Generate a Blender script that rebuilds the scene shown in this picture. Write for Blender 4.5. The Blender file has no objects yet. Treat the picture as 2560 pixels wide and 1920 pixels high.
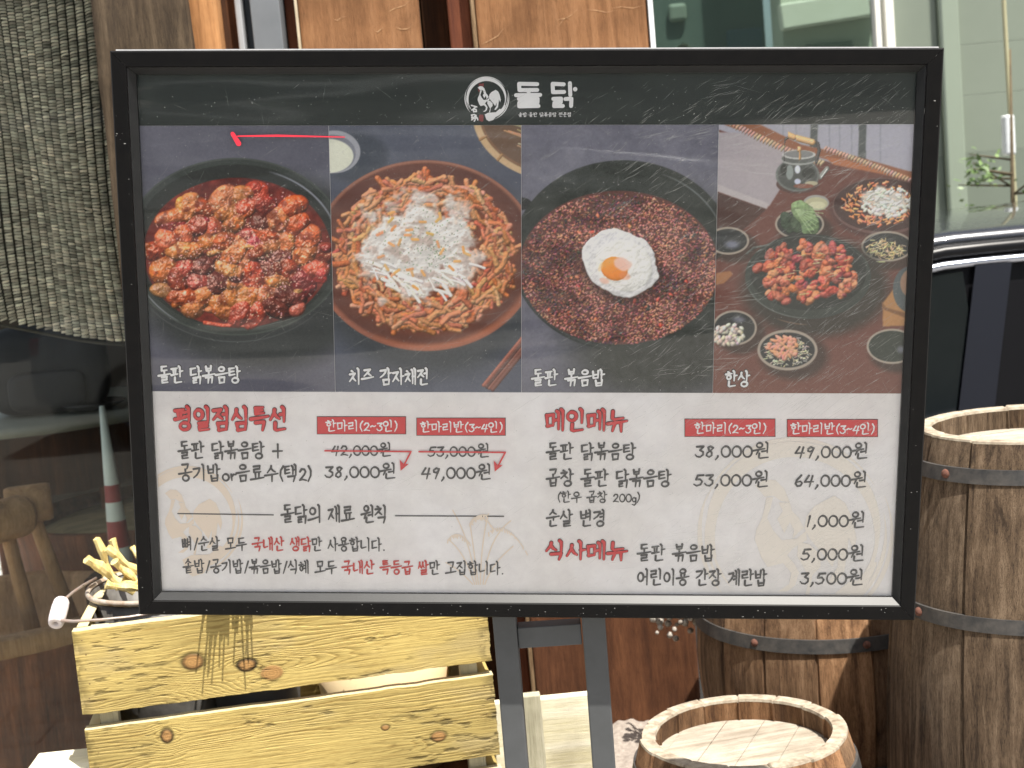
import bpy, bmesh, math, random
import numpy as np
from mathutils import Vector, Matrix
R = math.radians
SC = bpy.context.scene
COL = SC.collection

# ------------------------------------------------------------ camera, sky, sun, exposure
CAM_Z = 1.55
F_PX = 3600.0                       # focal length in pixels of the 2560 wide photograph
cam_d = bpy.data.cameras.new('camera'); cam = bpy.data.objects.new('camera', cam_d); COL.objects.link(cam)
cam_d.sensor_width = 36.0; cam_d.lens = F_PX / 2560 * 36.0
cam_d.clip_start = 0.05; cam_d.clip_end = 400
cam_d.dof.use_dof = True; cam_d.dof.focus_distance = 1.62; cam_d.dof.aperture_fstop = 12.0
CM = Matrix.Rotation(R(83.0), 3, 'X') @ Matrix.Rotation(R(-5.1), 3, 'Z')
cam.location = (0, 0, CAM_Z); cam.rotation_euler = CM.to_euler()
SC.camera = cam

SUN_L = Vector((-0.25, 0.34, -1.0))  # direction the sunlight travels
wd = bpy.data.worlds.new('World'); SC.world = wd; wd.use_nodes = True
_n = wd.node_tree.nodes; _sky = _n.new('ShaderNodeTexSky'); _sky.sky_type = 'NISHITA'; _sky.sun_disc = False
_sky.sun_elevation = math.asin(1.0 / SUN_L.length); _sky.sun_rotation = math.atan2(0.25, -0.34)
_bg = _n['Background']; _bg.inputs['Strength'].default_value = 0.088
_sky.dust_density = 3.0; _sky.ozone_density = 0.6
_hs = _n.new('ShaderNodeHueSaturation'); _hs.inputs['Saturation'].default_value = 0.5
wd.node_tree.links.new(_sky.outputs[0], _hs.inputs['Color']); wd.node_tree.links.new(_hs.outputs[0], _bg.inputs[0])
sun_d = bpy.data.lights.new('sun', 'SUN'); sun_d.energy = 5.0; sun_d.angle = R(0.6); sun_d.color = (1.0, 0.95, 0.87)
sun = bpy.data.objects.new('sun', sun_d); COL.objects.link(sun)
sun.rotation_euler = SUN_L.to_track_quat('-Z', 'Y').to_euler(); sun.location = (2, -2, 8)
SC.view_settings.view_transform = 'Standard'; SC.view_settings.look = 'None'
SC.view_settings.exposure = 0.98; SC.view_settings.gamma = 1.0
SC.cycles.max_bounces = 8; SC.cycles.transparent_max_bounces = 12

# ------------------------------------------------------------ measuring helpers
def at(x, y, Y):
    """world point seen at (x, y) of the 2212 px wide view, at depth Y"""
    k = 2560 / 2212.0
    d = CM @ Vector(((x * k - 1280) / F_PX, -(y * k - 960) / F_PX, -1.0))
    return Vector((0, 0, CAM_Z)) + d * (Y / d.y)
def atz(x, y, z):
    k = 2560 / 2212.0
    d = CM @ Vector(((x * k - 1280) / F_PX, -(y * k - 960) / F_PX, -1.0))
    return Vector((0, 0, CAM_Z)) + d * ((z - CAM_Z) / d.z)
def lin(c):
    c = np.asarray(c, dtype=np.float64) / 255.0
    return np.where(c <= 0.04045, c / 12.92, ((c + 0.055) / 1.055) ** 2.4)
def L4(r, g, b): return tuple(float(v) for v in lin((r, g, b))) + (1.0,)

# ------------------------------------------------------------ object helpers
def tag(o, label=None, cat=None, group=None, kind=None):
    if label: o['label'] = label
    if cat: o['category'] = cat
    if group: o['group'] = group
    if kind: o['kind'] = kind
    return o
def empty(name, loc, rz=0, label=None, cat=None, group=None):
    o = bpy.data.objects.new(name, None); COL.objects.link(o); o.empty_display_size = 0.1
    o.location = loc; o.rotation_euler = (0, 0, rz)
    return tag(o, label, cat, group)
def copy_tree(o, parent=None):
    c = o.copy(); COL.objects.link(c)
    if parent: c.parent = parent
    for ch in list(o.children): copy_tree(ch, c)
    return c
class MB:
    def __init__(s): s.v = []; s.f = []; s.sm = []
    def add(s, vs, fs, smooth=False):
        b = len(s.v); s.v += [tuple(p) for p in vs]
        for f in fs: s.f.append([b + i for i in f]); s.sm.append(smooth)
        return s
    def box(s, x0, x1, y0, y1, z0, z1, bev=0.0, M=None):
        if bev <= 0:
            vs = [(x, y, z) for z in (z0, z1) for y in (y0, y1) for x in (x0, x1)]
            fs = [(0, 2, 3, 1), (4, 5, 7, 6), (0, 1, 5, 4), (2, 6, 7, 3), (0, 4, 6, 2), (1, 3, 7, 5)]
        else:
            bm = bmesh.new(); bmesh.ops.create_cube(bm, size=1.0)
            for v in bm.verts: v.co = Vector(((x0 + x1) / 2 + v.co.x * (x1 - x0), (y0 + y1) / 2 + v.co.y * (y1 - y0), (z0 + z1) / 2 + v.co.z * (z1 - z0)))
            bmesh.ops.bevel(bm, geom=bm.edges[:], offset=bev, segments=2, affect='EDGES', profile=0.5)
            bm.verts.index_update()
            vs = [v.co.copy() for v in bm.verts]; fs = [[v.index for v in f.verts] for f in bm.faces]; bm.free()
        if M: vs = [M @ Vector(p) for p in vs]
        return s.add(vs, fs)
    def lathe(s, prof, n=48, cap0=False, cap1=False, smooth=True, M=None, rf=None):
        vs = []
        for r, z in prof:
            for i in range(n):
                a = 2 * math.pi * i / n; rr = r * (rf(i, r, z) if rf else 1)
                vs.append((rr * math.cos(a), rr * math.sin(a), z))
        fs = [(k * n + i, k * n + (i + 1) % n, (k + 1) * n + (i + 1) % n, (k + 1) * n + i) for k in range(len(prof) - 1) for i in range(n)]
        if cap0: fs.append(list(range(n))[::-1])
        if cap1: fs.append([(len(prof) - 1) * n + i for i in range(n)])
        if M: vs = [M @ Vector(p) for p in vs]
        return s.add(vs, fs, smooth)
    def tube(s, pts, rad, n=10, smooth=True, cap=True):
        pts = [Vector(p) for p in pts]; m = len(pts)
        rads = [rad] * m if not hasattr(rad, '__len__') else rad
        t0 = (pts[1] - pts[0]).normalized(); ref = Vector((0, 0, 1)) if abs(t0.z) < 0.9 else Vector((1, 0, 0))
        u = t0.cross(ref).normalized(); vs = []
        for k in range(m):
            t = (pts[min(k + 1, m - 1)] - pts[max(k - 1, 0)]).normalized()
            u = (u - t * u.dot(t)).normalized(); w = t.cross(u)
            for i in range(n):
                a = 2 * math.pi * i / n; vs.append(pts[k] + (u * math.cos(a) + w * math.sin(a)) * rads[k])
        fs = [(k * n + i, k * n + (i + 1) % n, (k + 1) * n + (i + 1) % n, (k + 1) * n + i) for k in range(m - 1) for i in range(n)]
        if cap: fs += [list(range(n))[::-1], [(m - 1) * n + i for i in range(n)]]
        return s.add(vs, fs, smooth)
    def build(s, name, mat, parent=None, loc=None):
        me = bpy.data.meshes.new(name); me.from_pydata(s.v, [], s.f); me.validate()
        if len(me.polygons) == len(s.sm): me.polygons.foreach_set('use_smooth', s.sm)
        me.materials.append(mat); o = bpy.data.objects.new(name, me); COL.objects.link(o)
        if parent: o.parent = parent
        if loc: o.location = loc
        return o
def fix_normals(o):
    bm = bmesh.new(); bm.from_mesh(o.data); bmesh.ops.recalc_face_normals(bm, faces=bm.faces[:]); bm.to_mesh(o.data); bm.free(); return o
def grid_obj(name, P, col, mat, parent=None, smooth=True):
    """P (h, w, 3) vertex positions, col (h, w, 3) linear colours -> one sheet with a colour attribute"""
    h, w = P.shape[:2]; idx = np.arange(h * w).reshape(h, w)
    q = np.stack([idx[1:, :-1], idx[1:, 1:], idx[:-1, 1:], idx[:-1, :-1]], -1).reshape(-1, 4)
    me = bpy.data.meshes.new(name); me.vertices.add(h * w); me.vertices.foreach_set('co', P.reshape(-1).astype(np.float32))
    me.loops.add(q.size); me.loops.foreach_set('vertex_index', q.reshape(-1).astype(np.int32))
    me.polygons.add(len(q)); me.polygons.foreach_set('loop_start', (np.arange(len(q)) * 4).astype(np.int32))
    me.update(calc_edges=True); me.polygons.foreach_set('use_smooth', np.full(len(q), smooth))
    ca = me.color_attributes.new('print', 'FLOAT_COLOR', 'POINT')
    rgba = np.concatenate([np.clip(col, 0, 1), np.ones((h, w, 1))], -1)
    ca.data.foreach_set('color', rgba.reshape(-1).astype(np.float32))
    me.materials.append(mat); o = bpy.data.objects.new(name, me); COL.objects.link(o)
    if parent: o.parent = parent
    return o

# ------------------------------------------------------------ materials
def new_mat(name):
    m = bpy.data.materials.new(name); m.use_nodes = True
    return m, m.node_tree.nodes, m.node_tree.links, m.node_tree.nodes['Principled BSDF']
def ramp(n, stops):
    r = n.new('ShaderNodeValToRGB'); e = r.color_ramp.elements
    while len(e) < len(stops): e.new(0.5)
    for k, (p, c) in enumerate(stops): e[k].position = p; e[k].color = c
    return r
def coords(n, l, scale, rot=(0, 0, 0), kind='Object'):
    t = n.new('ShaderNodeTexCoord'); m = n.new('ShaderNodeMapping'); m.inputs['Scale'].default_value = scale; m.inputs['Rotation'].default_value = rot
    l.new(t.outputs[kind], m.inputs['Vector']); return m
def noise(n, l, vec, scale, detail=4, rough=0.55, dist=0.0):
    t = n.new('ShaderNodeTexNoise'); t.inputs['Scale'].default_value = scale; t.inputs['Detail'].default_value = detail
    t.inputs['Roughness'].default_value = rough; t.inputs['Distortion'].default_value = dist
    if vec: l.new(vec.outputs[0], t.inputs['Vector'])
    return t
def bump(n, l, h, strength, dist=0.001, b=None):
    bp = n.new('ShaderNodeBump'); bp.inputs['Strength'].default_value = strength; bp.inputs['Distance'].default_value = dist
    l.new(h, bp.inputs['Height'])
    if b: l.new(b, bp.inputs['Normal'])
    return bp
def mixc(n, l, fac, a, b, mode='MIX'):
    m = n.new('ShaderNodeMix'); m.data_type = 'RGBA'; m.blend_type = mode
    if isinstance(fac, (int, float)): m.inputs[0].default_value = fac
    else: l.new(fac, m.inputs[0])
    for k, v in ((6, a), (7, b)):
        if isinstance(v, tuple): m.inputs[k].default_value = v
        else: l.new(v, m.inputs[k])
    return m.outputs[2]
def plain(name, c1, c2=None, rough=0.6, scale=30, metal=0.0, bmp=0.15, spec=0.5, bscale=120, coat=0.0):
    """one paint or metal with blotchy variation and a fine surface"""
    m, n, l, p = new_mat(name); c2 = c2 or c1
    v = coords(n, l, (1, 1, 1)); t = noise(n, l, v, scale, 6, 0.65)
    r = ramp(n, [(0.3, c1), (0.7, c2)]); l.new(t.outputs[0], r.inputs[0]); l.new(r.outputs[0], p.inputs['Base Color'])
    p.inputs['Roughness'].default_value = rough; p.inputs['Metallic'].default_value = metal
    p.inputs['Specular IOR Level'].default_value = spec; p.inputs['Coat Weight'].default_value = coat
    if bmp > 0:
        t2 = noise(n, l, v, bscale, 5, 0.6); l.new(bump(n, l, t2.outputs[0], bmp).outputs[0], p.inputs['Normal'])
    return m
def wood(name, cl, cm, cd, axis='Z', scale=1.0, rough=0.75, bmp=0.5, attr=None, cracks=0.5, con=0.16, ckt=0.40):
    """long grained timber: fibres stretched along one axis, growth bands, cracks, blotches"""
    m, n, l, p = new_mat(name)
    st = {'X': (1.0, 14, 14), 'Y': (14, 1.0, 14), 'Z': (14, 14, 1.0)}[axis]
    v = coords(n, l, tuple(s * scale for s in st))
    big = noise(n, l, v, 2.2, 3, 0.5, 0.6); fib = noise(n, l, v, 16, 6, 0.7, 0.2)
    fine = coords(n, l, tuple(s * scale * (0.35 if s == 1.0 else 1.0) for s in st)); fb2 = noise(n, l, fine, 55, 4, 0.7)
    a = n.new('ShaderNodeMath'); a.operation = 'MULTIPLY_ADD'; a.inputs[1].default_value = 0.55; l.new(big.outputs[0], a.inputs[0])
    b = n.new('ShaderNodeMath'); b.operation = 'MULTIPLY'; b.inputs[1].default_value = 0.45; l.new(fib.outputs[0], b.inputs[0]); l.new(b.outputs[0], a.inputs[2])
    r = ramp(n, [(0.5 - con, cd), (0.5, cm), (0.5 + con, cl)]); l.new(a.outputs[0], r.inputs[0])
    col = r.outputs[0]
    blot = noise(n, l, coords(n, l, (1, 1, 1)), 7, 4, 0.6)
    br = ramp(n, [(0.35, (0.62, 0.58, 0.55, 1)), (0.62, (1.08, 1.05, 1.02, 1))]); l.new(blot.outputs[0], br.inputs[0])
    col = mixc(n, l, 0.8, col, br.outputs[0], 'MULTIPLY')
    if attr:
        at_ = n.new('ShaderNodeAttribute'); at_.attribute_name = attr
        col = mixc(n, l, 1.0, col, at_.outputs['Color'], 'MULTIPLY')
    ck = ramp(n, [(ckt - 0.04, (0.12, 0.11, 0.10, 1)), (ckt + 0.035, (1, 1, 1, 1))]); l.new(fb2.outputs[0], ck.inputs[0])
    col = mixc(n, l, cracks, col, ck.outputs[0], 'MULTIPLY')
    l.new(col, p.inputs['Base Color']); p.inputs['Roughness'].default_value = rough; p.inputs['Specular IOR Level'].default_value = 0.25
    h = n.new('ShaderNodeMath'); h.operation = 'MULTIPLY_ADD'; h.inputs[1].default_value = 0.6; l.new(fb2.outputs[0], h.inputs[0]); l.new(a.outputs[0], h.inputs[2])
    l.new(bump(n, l, h.outputs[0], bmp, 0.003).outputs[0], p.inputs['Normal'])
    return m
def attr_mat(name, attr='print', rough=0.5, spec=0.3, gain=None, bmp=0.0):
    m, n, l, p = new_mat(name); a = n.new('ShaderNodeAttribute'); a.attribute_name = attr
    l.new(a.outputs['Color'], p.inputs['Base Color']); p.inputs['Roughness'].default_value = rough; p.inputs['Specular IOR Level'].default_value = spec
    if bmp:
        t = noise(n, l, coords(n, l, (1, 1, 1)), 900, 4, 0.7); l.new(bump(n, l, t.outputs[0], bmp, 0.0004).outputs[0], p.inputs['Normal'])
    return m
def pane(name, tint=(1, 1, 1, 1), rough=0.0, f0=0.05, dirt=0.0, dirtcol=(0.7, 0.7, 0.68, 1), wave=0.0, wscale=3.0, extra=0.0, ior=1.5, wst=(1, 1, 1)):
    """thin sheet of glass or acrylic: clear + mirror by Fresnel, with a little dust on it"""
    m, n, l, p = new_mat(name); n.remove(p); out = n['Material Output']
    tr = n.new('ShaderNodeBsdfTransparent'); tr.inputs[0].default_value = tint
    gl = n.new('ShaderNodeBsdfGlossy'); gl.inputs['Roughness'].default_value = rough
    fr = n.new('ShaderNodeFresnel'); fr.inputs['IOR'].default_value = ior
    ad = n.new('ShaderNodeMath'); ad.operation = 'ADD'; ad.use_clamp = True; ad.inputs[1].default_value = extra; l.new(fr.outputs[0], ad.inputs[0])
    if wave:
        t = noise(n, l, coords(n, l, wst), wscale, 2, 0.45)
        bp = bump(n, l, t.outputs[0], wave, 0.02); l.new(bp.outputs[0], gl.inputs['Normal'])
    mx = n.new('ShaderNodeMixShader'); l.new(ad.outputs[0], mx.inputs[0]); l.new(tr.outputs[0], mx.inputs[1]); l.new(gl.outputs[0], mx.inputs[2])
    last = mx
    if dirt:
        di = n.new('ShaderNodeBsdfDiffuse'); di.inputs[0].default_value = dirtcol
        t = noise(n, l, coords(n, l, (1, 1, 1)), 9, 6, 0.7); rr = n.new('ShaderNodeMapRange')
        rr.inputs[1].default_value = 0.3; rr.inputs[2].default_value = 0.75; rr.inputs[3].default_value = dirt * 0.5; rr.inputs[4].default_value = dirt * 1.5
        l.new(t.outputs[0], rr.inputs[0])
        m2 = n.new('ShaderNodeMixShader'); l.new(rr.outputs[0], m2.inputs[0]); l.new(mx.outputs[0], m2.inputs[1]); l.new(di.outputs[0], m2.inputs[2]); last = m2
    l.new(last.outputs[0], out.inputs[0]); return m

# ------------------------------------------------------------ number crunching helpers for printed pictures and grain
RNG = np.random.default_rng(7)
def vnoise(h, w, cell, oct=4, seed=0, ax=1.0, ay=1.0):
    """smooth value noise, cell = size in samples of the largest feature"""
    out = np.zeros((h, w)); amp = 1.0; tot = 0
    for o in range(oct):
        cy = max(cell * ay / 2 ** o, 1.0); cx = max(cell * ax / 2 ** o, 1.0)
        gh, gw = int(h / cy) + 3, int(w / cx) + 3
        g = np.random.default_rng(seed * 31 + o).random((gh, gw))
        y = np.arange(h) / cy; x = np.arange(w) / cx; yi = y.astype(int); xi = x.astype(int)
        fy = (y - yi)[:, None]; fx = (x - xi)[None]; fy = fy * fy * (3 - 2 * fy); fx = fx * fx * (3 - 2 * fx)
        a = g[yi][:, xi]; b = g[yi][:, xi + 1]; c = g[yi + 1][:, xi]; d = g[yi + 1][:, xi + 1]
        out += amp * ((a * (1 - fx) + b * fx) * (1 - fy) + (c * (1 - fx) + d * fx) * fy); tot += amp; amp *= 0.55
    return out / tot
def boxblur(a, r):
    r = int(r)
    if r < 1: return a
    for ax in (0, 1):
        p = [(0, 0), (0, 0)]; p[ax] = (r + 1, r); c = np.cumsum(np.pad(a, p, mode='edge'), axis=ax)
        n = a.shape[ax]; s1 = [slice(None)] * 2; s0 = [slice(None)] * 2
        s1[ax] = slice(2 * r + 1, 2 * r + 1 + n); s0[ax] = slice(0, n)
        a = (c[tuple(s1)] - c[tuple(s0)]) / (2 * r + 1)
    return a
def sstep(a, b, x): t = np.clip((x - a) / (b - a), 0, 1); return t * t * (3 - 2 * t)

# ============================================================ the menu sign
K = 2560 / 2212.0
PXC = np.array([[342, 181], [2293, 175], [2225.5, 1492], [401, 1479.5]], float)   # inner corners of the print
SW = 0.841
def solve_sheet():
    A = []
    for (u, v), (x, y) in zip([(0, 0), (1, 0), (1, 1), (0, 1)], PXC):
        A.append([u, v, 1, 0, 0, 0, -x * u, -x * v, -x]); A.append([0, 0, 0, u, v, 1, -y * u, -y * v, -y])
    h = np.linalg.svd(np.array(A))[2][-1].reshape(3, 3)
    B = np.linalg.inv(np.array([[F_PX, 0, 1280], [0, F_PX, 960], [0, 0, 1.0]])) @ h
    if B[2, 2] < 0: B = -B
    B *= SW / np.linalg.norm(B[:, 0])
    M3 = np.array(CM); f = np.diag([1, -1, -1])
    a, b, t = [M3 @ f @ B[:, i] for i in range(3)]
    return h, Vector(a), Vector(b), Vector(t) + Vector((0, 0, CAM_Z))
HM, VA, VB, P_TL = solve_sheet(); HI = np.linalg.inv(HM); SH = VB.length
ex = VA.normalized(); nz = -(VA.cross(VB)).normalized(); ey = nz.cross(ex).normalized()
if nz.y > 0: nz = -nz; ey = -ey
def S(x, y):
    """point of the 2212 px view -> (u right, v up) metres on the print, origin at its upper left corner"""
    q = HI @ np.array([x * K, y * K, 1.0]); return q[0] / q[2] * SW, -q[1] / q[2] * SH
POST_DIR = Vector((0.077, -0.997))                      # the stand hangs a few degrees askew to the board
_mid = Vector((0.447, -0.611))
_zb = (P_TL + ex * _mid.x + ey * _mid.y).z
_len = _zb / -(ex.z * POST_DIR.x + ey.z * POST_DIR.y)
BASE = _mid + POST_DIR * _len
_loc = P_TL + ex * BASE.x + ey * BASE.y
board = empty('menu_stand', (0, 0, 0), 0, 'black framed menu board on grey steel legs with four food pictures and prices', 'menu board')
board.matrix_world = Matrix.Translation(_loc) @ Matrix((ex, ey, nz)).transposed().to_4x4()
def LP(u, v, w=0.0): return (u - BASE.x, v - BASE.y, w)

m_frame = plain('black_frame_paint', L4(7, 7, 8), L4(13, 12, 12), 0.5, 60, 0, 0.03, 0.14)
m_alu = plain('worn_aluminium', (0.8, 0.8, 0.8, 1), (0.66, 0.66, 0.66, 1), 0.5, 90, 0.0, 0.05)
m_post = plain('grey_steel_paint', L4(74, 76, 77), L4(84, 86, 88), 0.55, 14, 0, 0.04, 0.25)
m_lip = plain('bevel_paint', L4(18, 19, 20), L4(27, 28, 29), 0.42, 50, 0.0, 0.02, 0.3)

# frame: four mitred rails, each with a flat face and an inner bevel
O0u, O1u, O0v, O1v = -0.0245, SW + 0.0240, 0.0225, -SH - 0.0235
PROF = [(0.0, -0.012), (0.0, 0.0120), (0.0016, 0.0140), (0.0165, 0.0140), (0.0172, 0.0132)]
PROFB = [(0.0176, 0.0126), (0.0248, 0.0050), (0.0248, -0.001)]
def rail(side, prof, mat, parent, name, smooth=False):
    vs = []
    for d, w in prof:
        u0, u1, v0, v1 = O0u + d, O1u - d, O0v - d, O1v + d
        e = 0.0002
        c = {'T': ((u0 + e, v0), (u1 - e, v0)), 'B': ((u1 - e, v1), (u0 + e, v1)), 'L': ((u0, v1 + e), (u0, v0 - e)), 'R': ((u1, v0 - e), (u1, v1 + e))}[side]
        vs += [LP(*c[0], w), LP(*c[1], w)]
    fs = [(2 * k, 2 * k + 1, 2 * k + 3, 2 * k + 2) for k in range(len(prof) - 1)]
    return MB().add(vs, fs).build(name, mat, parent)
for sd in 'TBLR':
    rl = rail(sd, PROF, m_frame, board, 'frame_rail')
    bv = rail(sd, PROFB, m_lip, rl, 'inner_bevel')
tray = MB().box(O0u - 0.0008, O1u + 0.0008, O1v + 0.001, O0v + 0.0024, -0.016, -0.0120)
tray.v = [LP(*p) for p in tray.v]; tray = tray.build('backing_tray', m_alu, board)

# paint chips knocked off the lower rail
random.seed(5)
ch = MB()
for k in range(105):
    low = k < 80
    if low: u, v = random.uniform(0.0, SW), O1v + random.uniform(0.003, 0.0150)
    else: u, v = (random.choice((O0u + 0.008, O1u - 0.008)) + random.uniform(-0.007, 0.007), random.uniform(-SH, 0))
    r = random.uniform(0.0002, 0.0007) * (1.5 if random.random() < 0.12 else 1); a = random.uniform(0, 6.3); n = 5
    pts = [LP(u + r * random.uniform(0.5, 2.0) * math.cos(a + 6.283 * i / n), v + r * random.uniform(0.3, 1.0) * math.sin(a + 6.283 * i / n), 0.01415) for i in range(n)]
    ch.add(pts, [range(n)])
tag(ch.build('paint_chips', plain('chipped_white', (0.25, 0.25, 0.24, 1), bmp=0), board), kind='stuff')

# legs of the stand
def bar(p0, p1, wdt, w0, w1, name, bev=0.002):
    p0, p1 = Vector(p0), Vector(p1); d = (p1 - p0); ln = d.length; d.normalize(); a = math.atan2(d.y, d.x)
    M = Matrix.Translation(LP(p0.x, p0.y, 0)) @ Matrix.Rotation(a, 4, 'Z')
    return MB().box(0, ln, -wdt / 2, wdt / 2, w1, w0, bev, M).build(name, m_post, board)
for c in (0.3952, 0.4995):
    p0 = Vector((c, -0.611)) - POST_DIR * 0.45; p1 = Vector((c, -0.611)) + POST_DIR * (_len + (0.0 if c < 0.45 else 0.0))
    bar(p0, p1, 0.0275, -0.0175, -0.0450, 'leg')
pd = Vector((-POST_DIR.y, POST_DIR.x))
for dv in (0.040, 0.40, 0.78):
    c0 = Vector((0.4095, -0.611)) + POST_DIR * dv; bar(c0 - pd * 0.0, c0 + pd * 0.0745, 0.0255, -0.0215, -0.0430, 'crossbar', 0.001)
c0 = Vector((0.4473, -0.611)) + POST_DIR * (_len - 0.012)
for s in (-1, 1):
    p = Vector((c0.x + s * 0.055, c0.y)); M = Matrix.Translation(LP(p.x, p.y, 0))
    MB().box(-0.014, 0.014, -0.012, 0.012, -0.26, 0.20, 0.003, M).build('foot', m_post, board)

# the print itself
m_paper, n, l, p = new_mat('printed_paper')
v = coords(n, l, (1, 1, 1)); t1 = noise(n, l, v, 45, 6, 0.7); t2 = noise(n, l, v, 7, 4, 0.6)
r1 = ramp(n, [(0.3, L4(232, 229, 231)), (0.7, L4(246, 244, 245))]); l.new(t1.outputs[0], r1.inputs[0])
r2 = ramp(n, [(0.4, (0.93, 0.92, 0.90, 1)), (0.65, (1, 1, 1, 1))]); l.new(t2.outputs[0], r2.inputs[0])
l.new(mixc(n, l, 1.0, r1.outputs[0], r2.outputs[0], 'MULTIPLY'), p.inputs['Base Color']); p.inputs['Roughness'].default_value = 0.6
m_head = plain('header_ink', L4(26, 35, 33), L4(33, 43, 40), 0.5, 20, 0, 0)
m_print = attr_mat('picture_ink', 'print', 0.5, 0.25)
def flat(pts, mat, name, w, parent):
    return MB().add([LP(*p, w) for p in pts], [range(len(pts))]).build(name, mat, parent)
sheet = MB().box(-0.004, SW + 0.004, -SH - 0.004, 0.004, -0.0015, 0.0)
sheet.v = [LP(*p) for p in sheet.v]; sheet = sheet.build('poster', m_paper, board)
V_HEAD = (S(330, 271)[1] + S(1940, 269)[1]) / 2
V_PIC = (S(345, 844)[1] + S(1940, 851)[1]) / 2
CUT = [0.0, S(716, 560)[0], S(1125, 560)[0], S(1545, 560)[0], SW]
flat([(0, V_HEAD), (SW, V_HEAD), (SW, 0.003), (0, 0.003)], m_head, 'header_band', 0.0003, sheet)

# ------------------------------------------------------------ printed food pictures (flat ink, worked out sample by sample)
DS = 0.0006
class Pic:
    def __init__(s, u0, u1, v0, v1, bg):
        s.w = int((u1 - u0) / DS) + 1; s.h = int((v0 - v1) / DS) + 1
        s.us = np.linspace(u0, u1, s.w); s.vs = np.linspace(v0, v1, s.h)
        U, V = np.meshgrid(s.us, s.vs); q = np.stack([U / SW, -V / SH, np.ones_like(U)], -1) @ HM.T
        s.X = q[..., 0] / q[..., 2] / K; s.Y = q[..., 1] / q[..., 2] / K
        s.img = np.ones((s.h, s.w, 3)) * np.array(bg, float); s.reset()
        s.px = s.w / (s.X[0, -1] - s.X[0, 0])            # samples per view pixel
    def reset(s): s.H = np.full((s.h, s.w), -1.0); s.C = np.zeros((s.h, s.w, 3)); s.G = np.zeros((s.h, s.w))
    def er(s, cx, cy, rx, ry, a=0.0):
        c, n_ = math.cos(a), math.sin(a); dx = s.X - cx; dy = s.Y - cy
        return np.sqrt(((dx * c + dy * n_) / rx) ** 2 + ((dy * c - dx * n_) / ry) ** 2)
    def fill(s, mask, col, soft=None):
        m = np.clip(mask, 0, 1)[..., None]; s.img = s.img * (1 - m) + np.array(col, float) * m
    def disc(s, cx, cy, rx, ry, col, a=0.0, soft=1.2):
        r = s.er(cx, cy, rx, ry, a); s.fill(sstep(1 + soft / rx, 1 - soft / rx, r), col); return r
    def ring(s, cx, cy, rx, ry, wd, col, a=0.0, a0=None, a1=None, al=1.0):
        r = s.er(cx, cy, rx, ry, a); m = np.exp(-((r - 1) * rx / wd) ** 2) * al
        if a0 is not None:
            th = np.degrees(np.arctan2(s.Y - cy, s.X - cx)) % 360
            m = m * (((th - a0) % 360) < (a1 - a0)).astype(float) * np.sin(np.clip(((th - a0) % 360) / (a1 - a0), 0, 1) * np.pi) ** 0.5
        s.fill(m, col)
    def poly(s, pts, col, al=1.0):
        ins = np.zeros(s.X.shape, bool); n_ = len(pts)
        for i in range(n_):
            x0, y0 = pts[i]; x1, y1 = pts[(i + 1) % n_]
            if y0 == y1: continue
            c = ((s.Y > y0) != (s.Y > y1)); ins ^= c & (s.X < (x1 - x0) * (s.Y - y0) / (y1 - y0) + x0)
        s.fill(boxblur(ins.astype(float), 1) * al, col)
    def win(s, x0, x1, y0, y1):
        j = int(np.searchsorted(s.X[s.h // 2], x0)) - 3; j1 = int(np.searchsorted(s.X[s.h // 2], x1)) + 4
        i = int(np.searchsorted(s.Y[:, s.w // 2], y0)) - 3; i1 = int(np.searchsorted(s.Y[:, s.w // 2], y1)) + 4
        return slice(max(i, 0), max(min(i1, s.h), 0)), slice(max(j, 0), max(min(j1, s.w), 0))
    def lump(s, cx, cy, rx, ry, a, h0, hh, col, N=None, nz=0.0, pw=0.5, gl=1.0):
        m = max(rx, ry) * 1.4; sl = s.win(cx - m, cx + m, cy - m, cy + m); X, Y = s.X[sl], s.Y[sl]
        if X.size == 0: return
        c, n_ = math.cos(a), math.sin(a); dx = X - cx; dy = Y - cy
        r2 = ((dx * c + dy * n_) / rx) ** 2 + ((dy * c - dx * n_) / ry) ** 2
        if N is not None: r2 = r2 * (1 + nz * (N[sl] - 0.5) * 2)
        z = np.where(r2 < 1, h0 + hh * np.power(np.clip(1 - r2, 0, 1), pw), -9)
        if N is not None: z = z + np.where(r2 < 1, (N[sl] - 0.5) * hh * nz * 1.6, 0)
        k = z > s.H[sl]; s.H[sl] = np.where(k, z, s.H[sl]); s.C[sl] = np.where(k[..., None], np.array(col, float), s.C[sl]); s.G[sl] = np.where(k, gl, s.G[sl])
    def strand(s, pts, wd, h0, hh, col, gl=0.6):
        xs = [p_[0] for p_ in pts]; ys = [p_[1] for p_ in pts]; sl = s.win(min(xs) - wd, max(xs) + wd, min(ys) - wd, max(ys) + wd); X, Y = s.X[sl], s.Y[sl]
        if X.size == 0: return
        d2 = np.full(X.shape, 1e9)
        for (x0, y0), (x1, y1) in zip(pts[:-1], pts[1:]):
            ex_, ey_ = x1 - x0, y1 - y0; t = np.clip(((X - x0) * ex_ + (Y - y0) * ey_) / (ex_ * ex_ + ey_ * ey_ + 1e-9), 0, 1)
            d2 = np.minimum(d2, (X - x0 - t * ex_) ** 2 + (Y - y0 - t * ey_) ** 2)
        q = d2 / wd ** 2; z = np.where(q < 1, h0 + hh * np.sqrt(np.clip(1 - q, 0, 1)), -9)
        k = z > s.H[sl]; s.H[sl] = np.where(k, z, s.H[sl]); s.C[sl] = np.where(k[..., None], np.array(col, float), s.C[sl]); s.G[sl] = np.where(k, gl, s.G[sl])
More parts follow.
